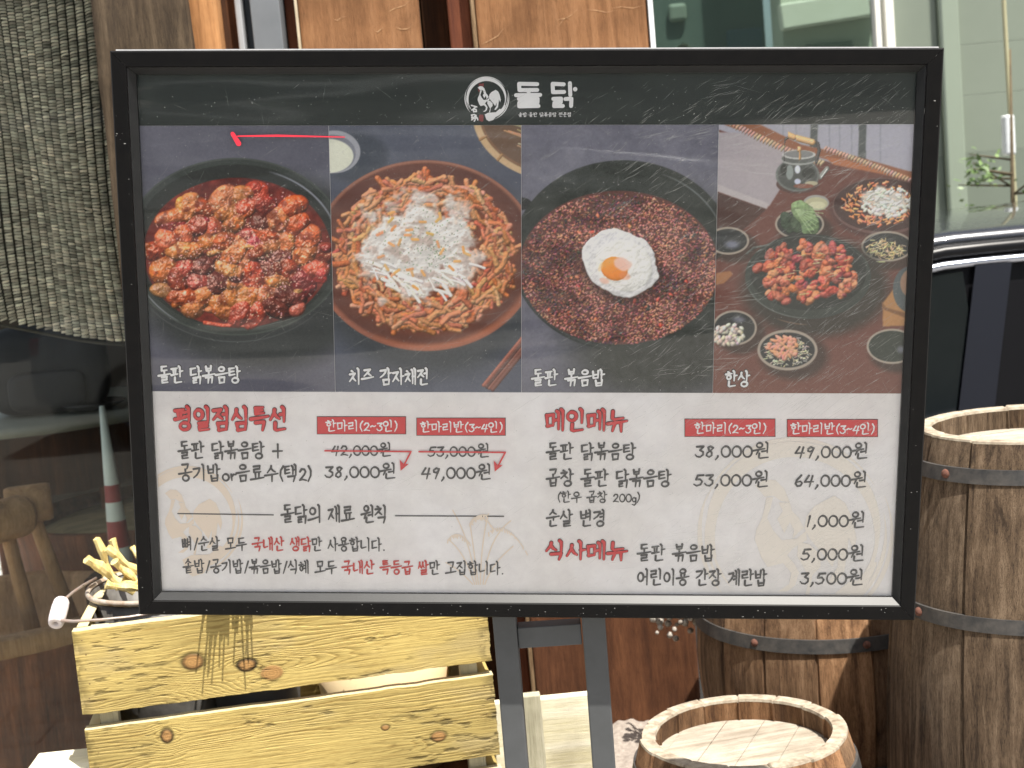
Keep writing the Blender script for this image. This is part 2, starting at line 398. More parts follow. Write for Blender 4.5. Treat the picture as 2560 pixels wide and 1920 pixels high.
    def develop(s, amb=0.45, dif=0.75, spec=0.5, sp=24, spc=(255, 225, 210), rough=None, ao=0.05, aor=9, lx=-0.35, ly=-0.6):
        """the relief of food, as the studio photograph shows it, goes down as printed ink"""
        Hh = np.where(s.H < 0, 0, s.H) * s.px
        if rough is not None: Hh = Hh + rough
        gy, gx = np.gradient(Hh); nn = np.sqrt(gx * gx + gy * gy + 1); Lv = np.array([lx, ly, 0.75]); Lv /= np.linalg.norm(Lv)
        d = np.clip((-gx * Lv[0] - gy * Lv[1] + Lv[2]) / nn, 0, 1)
        hv = Lv + np.array([0, 0, 1.0]); hv /= np.linalg.norm(hv)
        sp_ = np.clip((-gx * hv[0] - gy * hv[1] + hv[2]) / nn, 0, 1) ** sp * spec * s.G
        occ = np.clip(1 + ao * (Hh - boxblur(Hh, aor)), 0.35, 1.25)
        c = s.C * ((amb + dif * d) * occ)[..., None]; c = c * (1 - sp_[..., None]) + np.array(spc, float) * sp_[..., None]
        m = (s.H > -0.5).astype(float); s.img = s.img * (1 - m[..., None]) + c * m[..., None]; s.reset()
    def finish(s, name, gain=1.0, label=None):
        im = 255.0 * (np.clip(s.img, 1, 255) / 255.0) ** 0.84
        im = np.stack([boxblur(im[..., k], 1) * 0.55 + im[..., k] * 0.45 for k in range(3)], -1)
        im = im + (vnoise(s.h, s.w, 3, 2, 77)[..., None] - 0.5) * 10
        Pm = np.zeros((s.h, s.w, 3)); Pm[..., 0] = s.us[None] - BASE.x; Pm[..., 1] = s.vs[:, None] - BASE.y; Pm[..., 2] = 0.0004
        o = grid_obj(name, Pm, lin(np.clip(im, 2, 255)) * gain, m_print, sheet, False)
        if label: o['label'] = label
        return o
def jit(c, a): return tuple(max(0, min(255, v + random.uniform(-a, a))) for v in c)
def inside(x, y, cx, cy, rx, ry): return ((x - cx) / rx) ** 2 + ((y - cy) / ry) ** 2 < 1
PG = 1.24

# --- first picture: braised chicken in a black stone pan
random.seed(11); P1 = Pic(CUT[0], CUT[1] - 0.0002, V_HEAD - 0.0002, V_PIC, (80, 80, 93))
nb = vnoise(P1.h, P1.w, 120, 4, 3)[..., None]; P1.img += (nb - 0.5) * 34
P1.fill(sstep(700, 850, P1.Y) * 0.35, (58, 58, 70))
P1.fill(sstep(1.28, 0.95, P1.er(560, 585, 262, 188)) * 0.9, (40, 43, 42))
P1.disc(508, 533, 240, 192, (46, 51, 48)); P1.ring(508, 533, 238, 190, 2.0, (84, 90, 86), al=0.5)
P1.disc(510, 532, 224, 177, (34, 37, 35)); P1.ring(512, 536, 218, 174, 2.2, (150, 155, 170), a0=292, a1=352, al=0.9)
P1.ring(508, 536, 226, 188, 1.6, (140, 145, 155), a0=128, a1=165, al=0.8); P1.ring(508, 542, 238, 196, 1.2, (90, 95, 96), a0=30, a1=160, al=0.6)
P1.disc(512, 546, 203, 162, (92, 30, 24)); P1.img += (vnoise(P1.h, P1.w, 10, 3, 9)[..., None] - 0.5) * np.array([60, 24, 18]) * (P1.er(512, 546, 203, 162) < 1)[..., None]
N1 = vnoise(P1.h, P1.w, 42, 4, 21); tone = [(222, 96, 48), (206, 72, 42), (176, 58, 38), (220, 116, 58), (146, 46, 32), (194, 64, 42)]
ps = []
for gy in range(-5, 6):
    for gx in range(-6, 7):
        x = 512 + gx * 45 + (gy % 2) * 22 + random.uniform(-11, 11); y = 546 + gy * 31 + random.uniform(-9, 9)
        if inside(x, y, 512, 546, 186, 146): ps.append((x, y))
random.shuffle(ps)
for x, y in ps:
    big = random.random(); rx = random.uniform(27, 42); ry = random.uniform(21, 29); c = jit(random.choice(tone), 12)
    if big < 0.12: c = (104, 38, 28)
    if big > 0.74: c = jit((230, 122, 60), 10)
    a = random.uniform(-1.3, 1.3); P1.lump(x, y, rx, ry, a, random.uniform(2, 8), random.uniform(14, 21), c, N1, 0.5, 0.5)
    for q in range(random.choice((0, 1, 1, 2))):
        P1.lump(x + random.uniform(-18, 18), y + random.uniform(-12, 12), rx * random.uniform(0.35, 0.6), ry * random.uniform(0.35, 0.6), a + random.uniform(-1, 1), random.uniform(9, 15), 9, jit(c, 18), N1, 0.5, 0.5)
P1.strand([(452, 548), (478, 540), (520, 535), (560, 530)], 7, 14, 8, (214, 134, 62)); P1.lump(580, 532, 30, 17, -0.3, 12, 13, (206, 112, 56), N1, 0.35)
P1.strand([(506, 612), (522, 580), (536, 552)], 11, 10, 10, (210, 112, 60)); P1.lump(504, 603, 14, 9, 0.2, 16, 8, (48, 26, 24), N1, 0.3)
P1.lump(523, 655, 27, 34, 0.35, 8, 13, (222, 128, 62), N1, 0.18, 0.28); P1.lump(355, 628, 34, 17, 0.15, 7, 10, (188, 120, 62), N1, 0.25)
P1.strand([(610, 660), (635, 632), (650, 625)], 7, 12, 7, (196, 140, 72)); P1.lump(640, 668, 20, 14, -0.6, 10, 11, (186, 84, 66), N1, 0.2, 0.35)
P1.lump(690, 600, 17, 13, 0.4, 12, 9, (200, 52, 44), N1, 0.2, 0.35); P1.strand([(440, 697), (480, 703), (540, 703)], 4.5, 8, 4, (200, 70, 46)); P1.lump(372, 470, 40, 20, -0.25, 8, 14, (196, 96, 50), N1, 0.35)
P1.develop(0.26, 0.80, 0.85, 30, (255, 216, 200), (vnoise(P1.h, P1.w, 10, 4, 5) - 0.5) * 7.0, 0.04, 11)
mt = np.clip(0.62 + 0.85 * vnoise(P1.h, P1.w, 13, 4, 55, 1.6, 0.9), 0.6, 1.25)[..., None]; ch_m = sstep(0.60, 0.74, vnoise(P1.h, P1.w, 20, 4, 57))[..., None]
in_ = sstep(1.02, 0.97, P1.er(512, 546, 204, 163))[..., None]; P1.img = P1.img * (1 - in_) + in_ * (P1.img * mt * (1 - 0.55 * ch_m) + np.array([70, 14, 10]) * 0.55 * ch_m)
for k in range(1000):
    x, y = 512 + random.gauss(0, 110), 548 + random.gauss(0, 85)
    if inside(x, y, 512, 546, 200, 158):
        a = random.uniform(0, 3.14); r = random.uniform(1.6, 2.8); P1.strand([(x, y), (x + r * math.cos(a), y + r * math.sin(a))], random.uniform(0.7, 1.15), 1, 1, jit((236, 196, 176), 24), 0)
P1.develop(0.95, 0.1, 0, 10, ao=0)
P1.finish('braised_chicken_picture', PG)

# --- second picture: shredded potato pancake with cheese
random.seed(12); P2 = Pic(CUT[1] + 0.0002, CUT[2] - 0.0002, V_HEAD - 0.0002, V_PIC, (72, 76, 90))
P2.img += (vnoise(P2.h, P2.w, 110, 4, 4)[..., None] - 0.5) * 30
P2.fill(sstep(1.25, 0.95, P2.er(930, 590, 235, 200)) * 0.75, (44, 48, 50))
P2.fill(sstep(1.3, 0.9, P2.er(770, 340, 62, 50)) * 0.5, (44, 50, 56))
P2.disc(722, 328, 56, 46, (150, 152, 162)); P2.disc(716, 332, 52, 41, (112, 114, 126)); P2.disc(708, 337, 55, 37, (214, 216, 198))
for k, (rx, ry, c) in enumerate(((205, 150, (196, 164, 124)), (190, 137, (120, 88, 66)), (184, 131, (96, 74, 60)))): P2.disc(1225, 245, rx, ry, c)
for k in range(46):
    a0 = random.uniform(1.7, 2.9); r0 = random.uniform(0.35, 0.85)
    P2.strand([(1225 + 180 * r0 * math.cos(a0), 245 + 130 * r0 * math.sin(a0)), (1225 + 180 * r0 * math.cos(a0) + 45, 245 + 130 * r0 * math.sin(a0) + random.uniform(8, 24))], 1.8, 1, 2, jit((170, 142, 110), 25))
P2.develop(0.6, 0.5, 0.1, 12)
for a in (1.75, 2.05, 2.4, 2.75):
    P2.strand([(1225 + 204 * math.cos(a), 245 + 149 * math.sin(a)), (1225 + 189 * math.cos(a + 0.02), 245 + 136 * math.sin(a + 0.02))], 3.0, 1, 2, (150, 112, 74))
P2.develop(0.6, 0.5, 0.1, 12)
nr = vnoise(P2.h, P2.w, 60, 4, 8, 4.0, 0.3)[..., None]
P2.disc(918, 552, 243, 206, (142, 84, 66)); rr = P2.er(918, 552, 243, 206)
P2.img += ((nr - 0.5) * np.array([40, 24, 18])) * (rr < 1)[..., None]
P2.fill(sstep(1.0, 0.955, P2.er(918, 549, 240, 202)), (84, 48, 40)); P2.img += ((nr - 0.5) * np.array([26, 18, 14])) * (rr < 0.96)[..., None]
P2.ring(918, 552, 232, 196, 9, (176, 96, 64), a0=15, a1=125, al=0.65); P2.ring(918, 550, 238, 201, 3, (150, 104, 84), a0=190, a1=350, al=0.7)
P2.fill(sstep(1.0, 0.8, P2.er(922, 556, 212, 184)) * 0.85, (104, 50, 30))
N2 = vnoise(P2.h, P2.w, 18, 3, 31)
fr = [(232, 150, 100), (224, 134, 84), (238, 168, 118), (214, 116, 72), (230, 142, 92), (200, 100, 62)]
for k in range(640):
    a = random.uniform(0, 6.283); q = 0.5 + 0.5 * math.sqrt(random.random()); x = 916 + 192 * q * math.cos(a); y = 548 + 165 * q * math.sin(a)
    d = a + 1.57 + random.gauss(0, 0.7); ln = random.uniform(18, 50); w_ = random.uniform(4.4, 7.0); cv = random.uniform(-9, 9)
    c, n_ = math.cos(d), math.sin(d) * 0.85
    P2.strand([(x - c * ln / 2, y - n_ * ln / 2), (x - n_ * cv, y + c * cv), (x + c * ln / 2, y + n_ * ln / 2)], w_, random.uniform(1, 13), w_ * 1.3, jit(random.choice(fr), 14))
P2.develop(0.40, 0.60, 0.16, 16, (255, 232, 204), (vnoise(P2.h, P2.w, 5, 2, 6) - 0.5) * 2.6, 0.03, 7)
N3 = vnoise(P2.h, P2.w, 40, 4, 41)
N6 = vnoise(P2.h, P2.w, 16, 4, 43, 1.4, 1.0); rr = P2.er(906, 533, 146, 118) + (N3 - 0.5) * 0.75 + (N6 - 0.5) * 0.75
al = sstep(1.04, 0.74, rr) * (0.72 + 0.28 * sstep(0.30, 0.46, N6)); gy, gx = np.gradient(N3 * 46 + N6 * 26); lit = np.clip(0.86 - (gx * -0.30 + gy * -0.5) * -0.16, 0.80, 1.06)
tint = np.stack([250 * lit, 246 * lit, 242 * lit], -1); P2.img = P2.img * (1 - al[..., None]) + tint * al[..., None]
for k in range(40):
    a = random.uniform(0.2, 2.9); x = 905 + 100 * math.cos(a) * random.uniform(0.6, 1.2); y = 545 + 90 * math.sin(a) * random.uniform(0.6, 1.15); d = random.uniform(0.3, 1.3)
    P2.strand([(x, y), (x + 18 * math.cos(d), y + 10 * math.sin(d)), (x + 34 * math.cos(d), y + 24 * math.sin(d))], random.uniform(2.5, 4.5), 5, 5, jit((246, 238, 232), 8))
P2.develop(0.66, 0.42, 0.15, 14, (255, 255, 255), (vnoise(P2.h, P2.w, 14, 3, 16) - 0.5) * 4, 0.02, 8)
for k in range(300):
    x, y = 915 + random.gauss(0, 62), 520 + random.gauss(0, 46)
    if k > 240: x, y = 945 + random.gauss(0, 18), 548 + random.gauss(0, 12)
    if inside(x, y, 910, 528, 128, 104):
        a = random.uniform(0, 3.14); P2.strand([(x, y), (x + 1.8 * math.cos(a), y + 1.8 * math.sin(a))], 0.75, 1, 1, jit((112, 122, 96), 20), 0)
for k in range(26):
    a = random.uniform(0, 6.3); q = random.uniform(0.2, 0.9); x, y = 905 + 120 * q * math.cos(a), 532 + 96 * q * math.sin(a); d = random.uniform(0, 3.14)
    P2.strand([(x, y), (x + 12 * math.cos(d), y + 12 * math.sin(d))], 3, 1, 3, jit((222, 160, 96), 14), 0.3)
P2.develop(0.9, 0.15, 0, 10, ao=0)
for off, c in ((0, (150, 82, 66)), (7, (74, 46, 42)), (12, (126, 72, 60)), (19, (92, 54, 46))):
    P2.strand([(1043 + off, 832 + off * 0.5), (1130 + off, 726 + off * 0.5)], 4.0, 1 + (off % 5), 3, c)
P2.develop(0.6, 0.5, 0.2, 12)
P2.finish('potato_pancake_picture', PG)

# --- third picture: fried rice with an egg in a black stone pan
random.seed(13); P3 = Pic(CUT[2] + 0.0002, CUT[3] - 0.0002, V_HEAD - 0.0002, V_PIC, (98, 98, 112))
P3.img += (vnoise(P3.h, P3.w, 90, 4, 14)[..., None] - 0.5) * 30
P3.fill(sstep(720, 850, P3.Y) * 0.5, (74, 74, 84))
P3.fill(sstep(1.45, 0.9, P3.er(1420, 640, 235, 190)) * sstep(1130, 1330, P3.X) * 0.93, (38, 41, 37))
P3.disc(1122, 440, 26, 14, (36, 38, 38))
P3.disc(1345, 552, 240, 206, (40, 44, 41)); P3.ring(1345, 554, 232, 198, 5, (62, 66, 66), a0=100, a1=185, al=0.9); P3.ring(1345, 552, 224, 190, 2.0, (104, 110, 112), a0=295, a1=350, al=0.8)
P3.img += (vnoise(P3.h, P3.w, 12, 3, 15)[..., None] - 0.5) * 16
P3.disc(1336, 578, 216, 166, (84, 52, 48))
N4 = vnoise(P3.h, P3.w, 34, 3, 51)
for k in range(7200):
    a = random.uniform(0, 6.283); q = math.sqrt(random.random()); x = 1336 + 214 * q * math.cos(a); y = 580 + 163 * q * math.sin(a)
    if y < 455 and random.random() < 0.5 * (455 - y) / 40: continue
    iy = min(max(int((y - P3.Y[0, 0]) / (P3.Y[-1, 0] - P3.Y[0, 0]) * P3.h), 0), P3.h - 1); ix = min(max(int((x - P3.X[0, 0]) / (P3.X[0, -1] - P3.X[0, 0]) * P3.w), 0), P3.w - 1)
    v_ = N4[iy, ix] + random.gauss(0, 0.12); c = (178, 120, 102) if v_ > 0.60 else ((152, 92, 80) if v_ > 0.44 else ((120, 70, 64) if v_ > 0.32 else (66, 48, 48)))
    d = random.uniform(0, 3.14); P3.strand([(x, y), (x + 3.2 * math.cos(d), y + 2.6 * math.sin(d))], random.uniform(1.3, 1.9), random.uniform(0, 6), 2.2, jit(c, 16), 0.5)
for k in range(26):
    a = random.uniform(0, 6.283); q = random.uniform(0.3, 0.95); P3.lump(1336 + 205 * q * math.cos(a), 580 + 155 * q * math.sin(a), 6, 4, random.uniform(0, 3), 3, 4, jit(random.choice([(180, 70, 56), (196, 112, 70), (44, 36, 38)]), 10))
P3.develop(0.50, 0.72, 0.28, 14, (240, 200, 180), None, 0.10, 4)
NE = vnoise(P3.h, P3.w, 50, 4, 61)
P3.fill(sstep(1.18, 0.95, P3.er(1340, 577, 82, 70, 0.35)) * 0.6, (36, 24, 22))
P3.lump(1334, 566, 84, 70, 0.45, 2, 7, (226, 226, 228), NE, 0.34, 0.35, 0.4); P3.lump(1318, 520, 36, 26, 0.1, 3, 6, (222, 222, 226), NE, 0.3, 0.35, 0.4)
P3.lump(1342, 570, 66, 55, 0.45, 4, 8, (238, 238, 234), NE, 0.3, 0.3, 0.5)
P3.develop(0.66, 0.42, 0.35, 20, (255, 255, 255), (vnoise(P3.h, P3.w, 12, 3, 62) - 0.5) * 6, 0.03, 8)
P3.lump(1325, 580, 30, 26, 0.2, 2, 10, (238, 132, 50), NE, 0.3, 0.45, 0.6); P3.develop(0.75, 0.35, 0.3, 26, (255, 220, 180), None, 0.0)
for (x, y, rx, ry, c, al) in ((1342, 570, 22, 14, (232, 186, 172), 0.95), (1304, 606, 13, 8, (234, 186, 164), 0.8), (1296, 576, 6, 14, (240, 190, 130), 0.6), (1348, 596, 12, 8, (222, 130, 90), 0.5)):
    P3.fill(sstep(1.15, 0.75, P3.er(x, y, rx, ry, 0.3) + (NE - 0.5) * 0.9) * al, c)
P3.finish('fried_rice_picture', PG)

# --- fourth picture: the whole table
random.seed(14); P4 = Pic(CUT[3] + 0.0002, CUT[4], V_HEAD - 0.0002, V_PIC, (104, 62, 54))
wn = vnoise(P4.h, P4.w, 90, 4, 71, 1.0, 1.0)
P4.fill((0.5 + wn) * 0.45, (84, 48, 42)); P4.fill(sstep(600, 850, P4.Y) * 0.35, (112, 74, 62))
P4.poly([(1540, 268), (1990, 268), (1990, 372), (1850, 362), (1700, 330), (1540, 276)], (158, 158, 172))
for x in (1750, 1855): P4.poly([(x, 268), (x + 16, 268), (x + 14, 352), (x - 2, 350)], (70, 76, 76))
for x in (1690, 1718, 1790, 1812, 1838, 1900): P4.poly([(x, 268), (x + 2.5, 268), (x + 2, 350), (x, 350)], (130, 132, 146))
P4.poly([(1540, 285), (1640, 288), (1760, 340), (1700, 385), (1660, 446), (1540, 400)], (160, 152, 158)); P4.poly([(1545, 396), (1660, 440), (1655, 452), (1545, 412)], (178, 170, 172))
P4.poly([(1540, 412), (1655, 452), (1600, 500), (1540, 540)], (66, 44, 40)); P4.poly([(1545, 515), (1575, 492), (1612, 506), (1560, 552), (1545, 560)], (158, 96, 56)); P4.poly([(1545, 548), (1590, 516), (1592, 524), (1545, 562)], (40, 34, 34))
P4.poly([(1560, 268), (1640, 268), (1730, 312), (1850, 338), (1990, 378), (1990, 398), (1890, 372), (1760, 338), (1700, 318)], (134, 82, 58))
P4.poly([(1780, 338), (1830, 346), (1980, 384), (1980, 390), (1800, 356)], (168, 98, 62))
for k in range(60):
    t = k / 60.0; x = 1578 + 390 * t; y = 268 + 125 * t - 25 * math.sin(t * 3.14) * (0.4 if t > 0.5 else -0.9)
    P4.strand([(x - 4, y + 5), (x + 5, y - 4)], 3.2, 1, 4, jit((188, 150, 128), 14))
P4.develop(0.5, 0.6, 0.1, 12)
# kettle
P4.disc(1722, 398, 46, 20, (70, 48, 44)); P4.disc(1722, 378, 47, 36, (66, 70, 68)); P4.ring(1722, 378, 45, 34, 3, (120, 126, 124), al=0.6)
for (x, y, rx, ry, c) in ((1722, 366, 6, 9, (216, 222, 240)), (1705, 372, 8, 16, (130, 140, 138)), (1722, 392, 7, 6, (196, 202, 226)), (1745, 374, 14, 12, (40, 44, 42)), (1752, 396, 14, 5, (176, 170, 140)), (1692, 366, 7, 12, (36, 40, 38)), (1735, 402, 22, 5, (120, 70, 56))): P4.disc(x, y, rx, ry, c)
P4.disc(1724, 345, 37, 12, (150, 154, 152)); P4.disc(1725, 342, 37, 11, (84, 88, 86)); P4.disc(1725, 334, 36, 10, (188, 190, 188)); P4.disc(1725, 333, 31, 8, (120, 122, 122))
P4.strand([(1770, 384), (1786, 364)], 5, 1, 4, (112, 118, 114)); P4.strand([(1770, 388), (1786, 366)], 1.6, 6, 2, (200, 204, 200))
P4.strand([(1692, 346), (1691, 318), (1694, 302), (1703, 296)], 2.6, 1, 2, (64, 62, 62)); P4.strand([(1762, 350), (1769, 325), (1766, 310), (1758, 303)], 3.6, 1, 2, (64, 62, 62))
P4.strand([(1702, 291), (1714, 296)], 6.5, 4, 5, (208, 158, 104)); P4.strand([(1720, 298), (1754, 307)], 7, 4, 5, (214, 166, 110)); P4.lump(1725, 322, 6, 6, 0, 4, 5, (210, 160, 104)); P4.strand([(1725, 330), (1725, 342)], 4.5, 4, 4, (206, 154, 98))
P4.develop(0.45, 0.7, 0.35, 16)
def bowl(cx, cy, rx, ry, rim=(158, 146, 132), inn=(42, 44, 44), sh=True, wd=4.5):
    if sh: P4.fill(sstep(1.35, 0.9, P4.er(cx + 14, cy + 14, rx, ry)) * 0.75, (44, 38, 34))
    P4.disc(cx, cy, rx, ry, rim); P4.disc(cx, cy, rx - wd, ry - wd, inn)
# brown plate with pancake
P4.fill(sstep(1.15, 0.95, P4.er(1908, 450, 112, 62)) * 0.6, (56, 40, 40)); P4.disc(1905, 445, 108, 61, (98, 70, 66)); P4.disc(1905, 443, 105, 57, (62, 44, 42))
for k in range(240):
    a = random.uniform(0, 6.283); q = math.sqrt(random.random()); x, y = 1900 + 78 * q * math.cos(a), 441 + 46 * q * math.sin(a); d = a + 1.57 + random.gauss(0, 0.8)
    P4.strand([(x, y), (x + 9 * math.cos(d), y + 6 * math.sin(d))], 2.2, random.uniform(0, 4), 3, jit(random.choice(fr), 14))
P4.develop(0.5, 0.7, 0.2, 14, ao=0.05, aor=4)
P4.fill(sstep(1.05, 0.6, P4.er(1912, 437, 58, 34) + (vnoise(P4.h, P4.w, 14, 3, 94) - 0.5)) * 0.85, (222, 220, 210))
for k in range(90):
    a = random.uniform(0, 6.283); q = math.sqrt(random.random()); x, y = 1915 + 56 * q * math.cos(a), 436 + 32 * q * math.sin(a)
    P4.lump(x, y, random.uniform(4, 9), random.uniform(2, 5), random.uniform(-1, 1), 1, 4, jit((224, 226, 218), 10))
P4.develop(0.62, 0.5, 0.2, 14, ao=0.04, aor=4)
# dip, leaves, empty bowl, sprouts
P4.disc(1762, 438, 28, 17, (150, 150, 146)); P4.disc(1762, 440, 25, 14, (178, 176, 140)); P4.disc(1764, 443, 18, 8, (204, 202, 166))
bowl(1726, 484, 53, 33)
for x, y, rx, ry, a, c in ((1700, 480, 26, 15, 1.2, (46, 62, 48)), (1716, 486, 24, 14, 0.8, (60, 78, 58)), (1736, 462, 36, 22, 0.9, (122, 150, 100)), (1746, 486, 22, 26, 0.2, (104, 134, 88))):
    P4.lump(x, y, rx, ry, a, 2, 7, c, vnoise(P4.h, P4.w, 18, 3, 91), 0.4, 0.5, 0.3)
P4.develop(0.5, 0.6, 0.1, 12, rough=(vnoise(P4.h, P4.w, 7, 2, 92) - 0.5) * 5)
for k in range(7): P4.strand([(1716, 452), (1752 + 5 * k, 506 - 9 * k)], 0.8, 1, 1, (158, 182, 134), 0)
P4.develop(0.95, 0.1, 0, ao=0)
bowl(1572, 520, 45, 30); P4.fill(sstep(1.0, 0.2, P4.er(1580, 528, 24, 13)) * 0.8, (126, 130, 152))
bowl(1915, 532, 56, 33)
for k in range(150):
    a = random.uniform(0, 6.283); q = math.sqrt(random.random()); x, y = 1912 + 38 * q * math.cos(a), 536 + 22 * q * math.sin(a); d = random.uniform(0, 3.14)
    P4.strand([(x, y), (x + 9 * math.cos(d), y + 7 * math.sin(d))], 1.2, random.uniform(0, 5), 2, jit((208, 186, 138), 18))
P4.develop(0.5, 0.6, 0.2, 12, ao=0.08, aor=4)
# big pan in the middle
P4.fill(sstep(1.3, 0.95, P4.er(1760, 620, 142, 96)) * 0.85, (40, 42, 38)); P4.disc(1744, 597, 136, 92, (48, 54, 50)); P4.ring(1744, 597, 134, 90, 1.4, (112, 116, 112), a0=90, a1=170, al=0.8)
P4.disc(1744, 588, 126, 82, (36, 40, 38)); P4.ring(1744, 590, 124, 81, 1.3, (130, 134, 130), a0=180, a1=350, al=0.5); P4.ring(1746, 604, 140, 97, 1.6, (150, 112, 88), a0=92, a1=130, al=0.6)
P4.strand([(1612, 548), (1626, 535), (1660, 530)], 2.5, 1, 2, (70, 74, 70)); P4.develop(0.7, 0.4, 0.1)
N5 = vnoise(P4.h, P4.w, 16, 4, 81)
for k in range(190):
    a = random.uniform(0, 6.283); q = math.sqrt(random.random()); x, y = 1742 + 112 * q * math.cos(a), 590 + 68 * q * math.sin(a)
    if random.random() < 0.16: continue
    c = jit(random.choice([(196, 96, 66), (178, 74, 58), (212, 128, 82), (150, 62, 52)]), 14); rx = random.uniform(8, 16)
    P4.lump(x, y, rx, rx * 0.65, random.uniform(-1.5, 1.5), random.uniform(0, 4), random.uniform(5, 9), c, N5, 0.5, 0.6)
P4.develop(0.42, 0.78, 0.3, 18, (255, 210, 180), (vnoise(P4.h, P4.w, 6, 2, 83) - 0.5) * 4, 0.03, 6)
for k in range(22):
    x, y = 1742 + random.gauss(0, 60), 585 + random.gauss(0, 36); P4.strand([(x, y), (x + random.uniform(8, 20), y + random.uniform(-5, 2))], 0.8, 1, 1, jit((190, 190, 130), 20), 0)
P4.develop(0.95, 0.1, 0, ao=0)
# stand, beans, salad, empty bowl
P4.poly([(1905, 655), (1948, 598), (1990, 600), (1990, 702), (1905, 705)], (168, 118, 72)); P4.poly([(1903, 650), (1912, 664), (1990, 686), (1990, 700), (1905, 668)], (120, 82, 54)); P4.disc(1965, 625, 38, 50, (74, 82, 84)); P4.disc(1975, 612, 32, 34, (146, 112, 90))
bowl(1585, 708, 48, 38); P4.fill(sstep(1.0, 0.2, P4.er(1594, 690, 20, 10)) * 0.7, (120, 122, 140))
for k in range(70):
    a = random.uniform(0, 6.283); q = math.sqrt(random.random()); P4.lump(1572 + 36 * q * math.cos(a), 722 + 22 * q * math.sin(a), 6.5, 4.5, random.uniform(0, 3), random.uniform(0, 4), 5, jit((206, 192, 178), 16))
P4.develop(0.45, 0.7, 0.3, 14, ao=0.07, aor=5)
bowl(1699, 756, 65, 44, wd=6)
for k in range(240):
    a = random.uniform(0, 6.283); q = math.sqrt(random.random()); x, y = 1699 + 50 * q * math.cos(a), 758 + 31 * q * math.sin(a); d = random.uniform(0, 3.14)
    P4.strand([(x, y), (x + 10 * math.cos(d), y + 6 * math.sin(d))], 1.2, random.uniform(0, 3), 2, jit((196, 190, 164), 20))
for k in range(60):
    a = random.uniform(0, 6.283); q = math.sqrt(random.random()); P4.lump(1693 + 36 * q * math.cos(a), 750 + 22 * q * math.sin(a), random.uniform(5, 10), 4, random.uniform(0, 3), 4, 4, jit((220, 146, 116), 14), N5, 0.5)
P4.develop(0.52, 0.6, 0.25, 14, ao=0.07, aor=4)
bowl(1925, 748, 55, 38, inn=(44, 50, 44)); P4.fill(sstep(1.0, 0.2, P4.er(1945, 755, 14, 12)) * 0.7, (120, 122, 140))
P4.poly([(1545, 590), (1575, 585), (1582, 592), (1562, 612), (1545, 615)], (150, 98, 62))
P4.finish('set_table_picture', PG)

# ------------------------------------------------------------ brush lettering, stroke by stroke
GI = 'ㄱㄲㄴㄷㄸㄹㅁㅂㅃㅅㅆㅇㅈㅉㅊㅋㅌㅍㅎ'
GV = 'ㅏㅐㅑㅒㅓㅔㅕㅖㅗㅘㅙㅚㅛㅜㅝㅞㅟㅠㅡㅢㅣ'
GF = ['', 'ㄱ', 'ㄲ', 'ㄳ', 'ㄴ', 'ㄵ', 'ㄶ', 'ㄷ', 'ㄹ', 'ㄺ', 'ㄻ', 'ㄼ', 'ㄽ', 'ㄾ', 'ㄿ', 'ㅀ', 'ㅁ', 'ㅂ', 'ㅄ', 'ㅅ', 'ㅆ', 'ㅇ', 'ㅈ', 'ㅊ', 'ㅋ', 'ㅌ', 'ㅍ', 'ㅎ']
def circ(cx, cy, rx, ry, n=14, a0=-100): return [(cx + rx * math.cos(R(a0 + 360 * i / n)), cy + ry * math.sin(R(a0 + 360 * i / n))) for i in range(n + 1)]
CON = {
 'ㄴ': [[(.1, 0), (.06, .8), (.2, .95), (1, .82)]],
 'ㄷ': [[(.08, .1), (.9, .0)], [(.12, .1), (.08, .95), (.95, .85)]],
 'ㄹ': [[(.08, .1), (.86, .0), (.8, .46)], [(.8, .46), (.1, .54), (.1, .97), (.97, .9)]],
 'ㅁ': [[(.06, .08), (.14, .95)], [(.06, .1), (.9, .04), (.84, .93)], [(.14, .95), (.84, .9)]],
 'ㅂ': [[(.08, .0), (.16, .95), (.84, .92)], [(.9, -.08), (.84, .95)], [(.14, .5), (.86, .44)]],
 'ㅅ': [[(.5, 0), (.44, .35), (.0, 1)], [(.46, .36), (.72, .72), (1, .92)]],
 'ㅇ': [circ(.5, .5, .44, .46)],
 'ㅈ': [[(.06, .1), (.88, .02), (.5, .5), (.0, 1)], [(.5, .5), (.74, .76), (1, .95)]],
 'ㅊ': [[(.36, -.1), (.6, .0)], [(.06, .26), (.88, .18), (.5, .58), (.0, 1)], [(.5, .58), (.76, .8), (1, .97)]],
 'ㅌ': [[(.08, .06), (.9, -.02)], [(.12, .06), (.1, .97), (.97, .86)], [(.12, .5), (.86, .42)]],
 'ㅍ': [[(.02, .12), (.97, .02)], [(.3, .1), (.36, .88)], [(.7, .08), (.64, .84)], [(-.02, .98), (1.02, .84)]],
 'ㅎ': [[(.36, -.08), (.62, .0)], [(.0, .24), (1, .14)], circ(.5, .68, .32, .3)]}
G_V = [[(.06, .1), (.94, .02), (.84, .36), (.5, .72), (.02, 1)]]
G_H = [[(.06, .1), (.92, .02), (.86, .5), (.74, 1)]]
def sub(st, x0, y0, x1, y1): return [[(x0 + (x1 - x0) * x, y0 + (y1 - y0) * y) for x, y in s] for s in st]
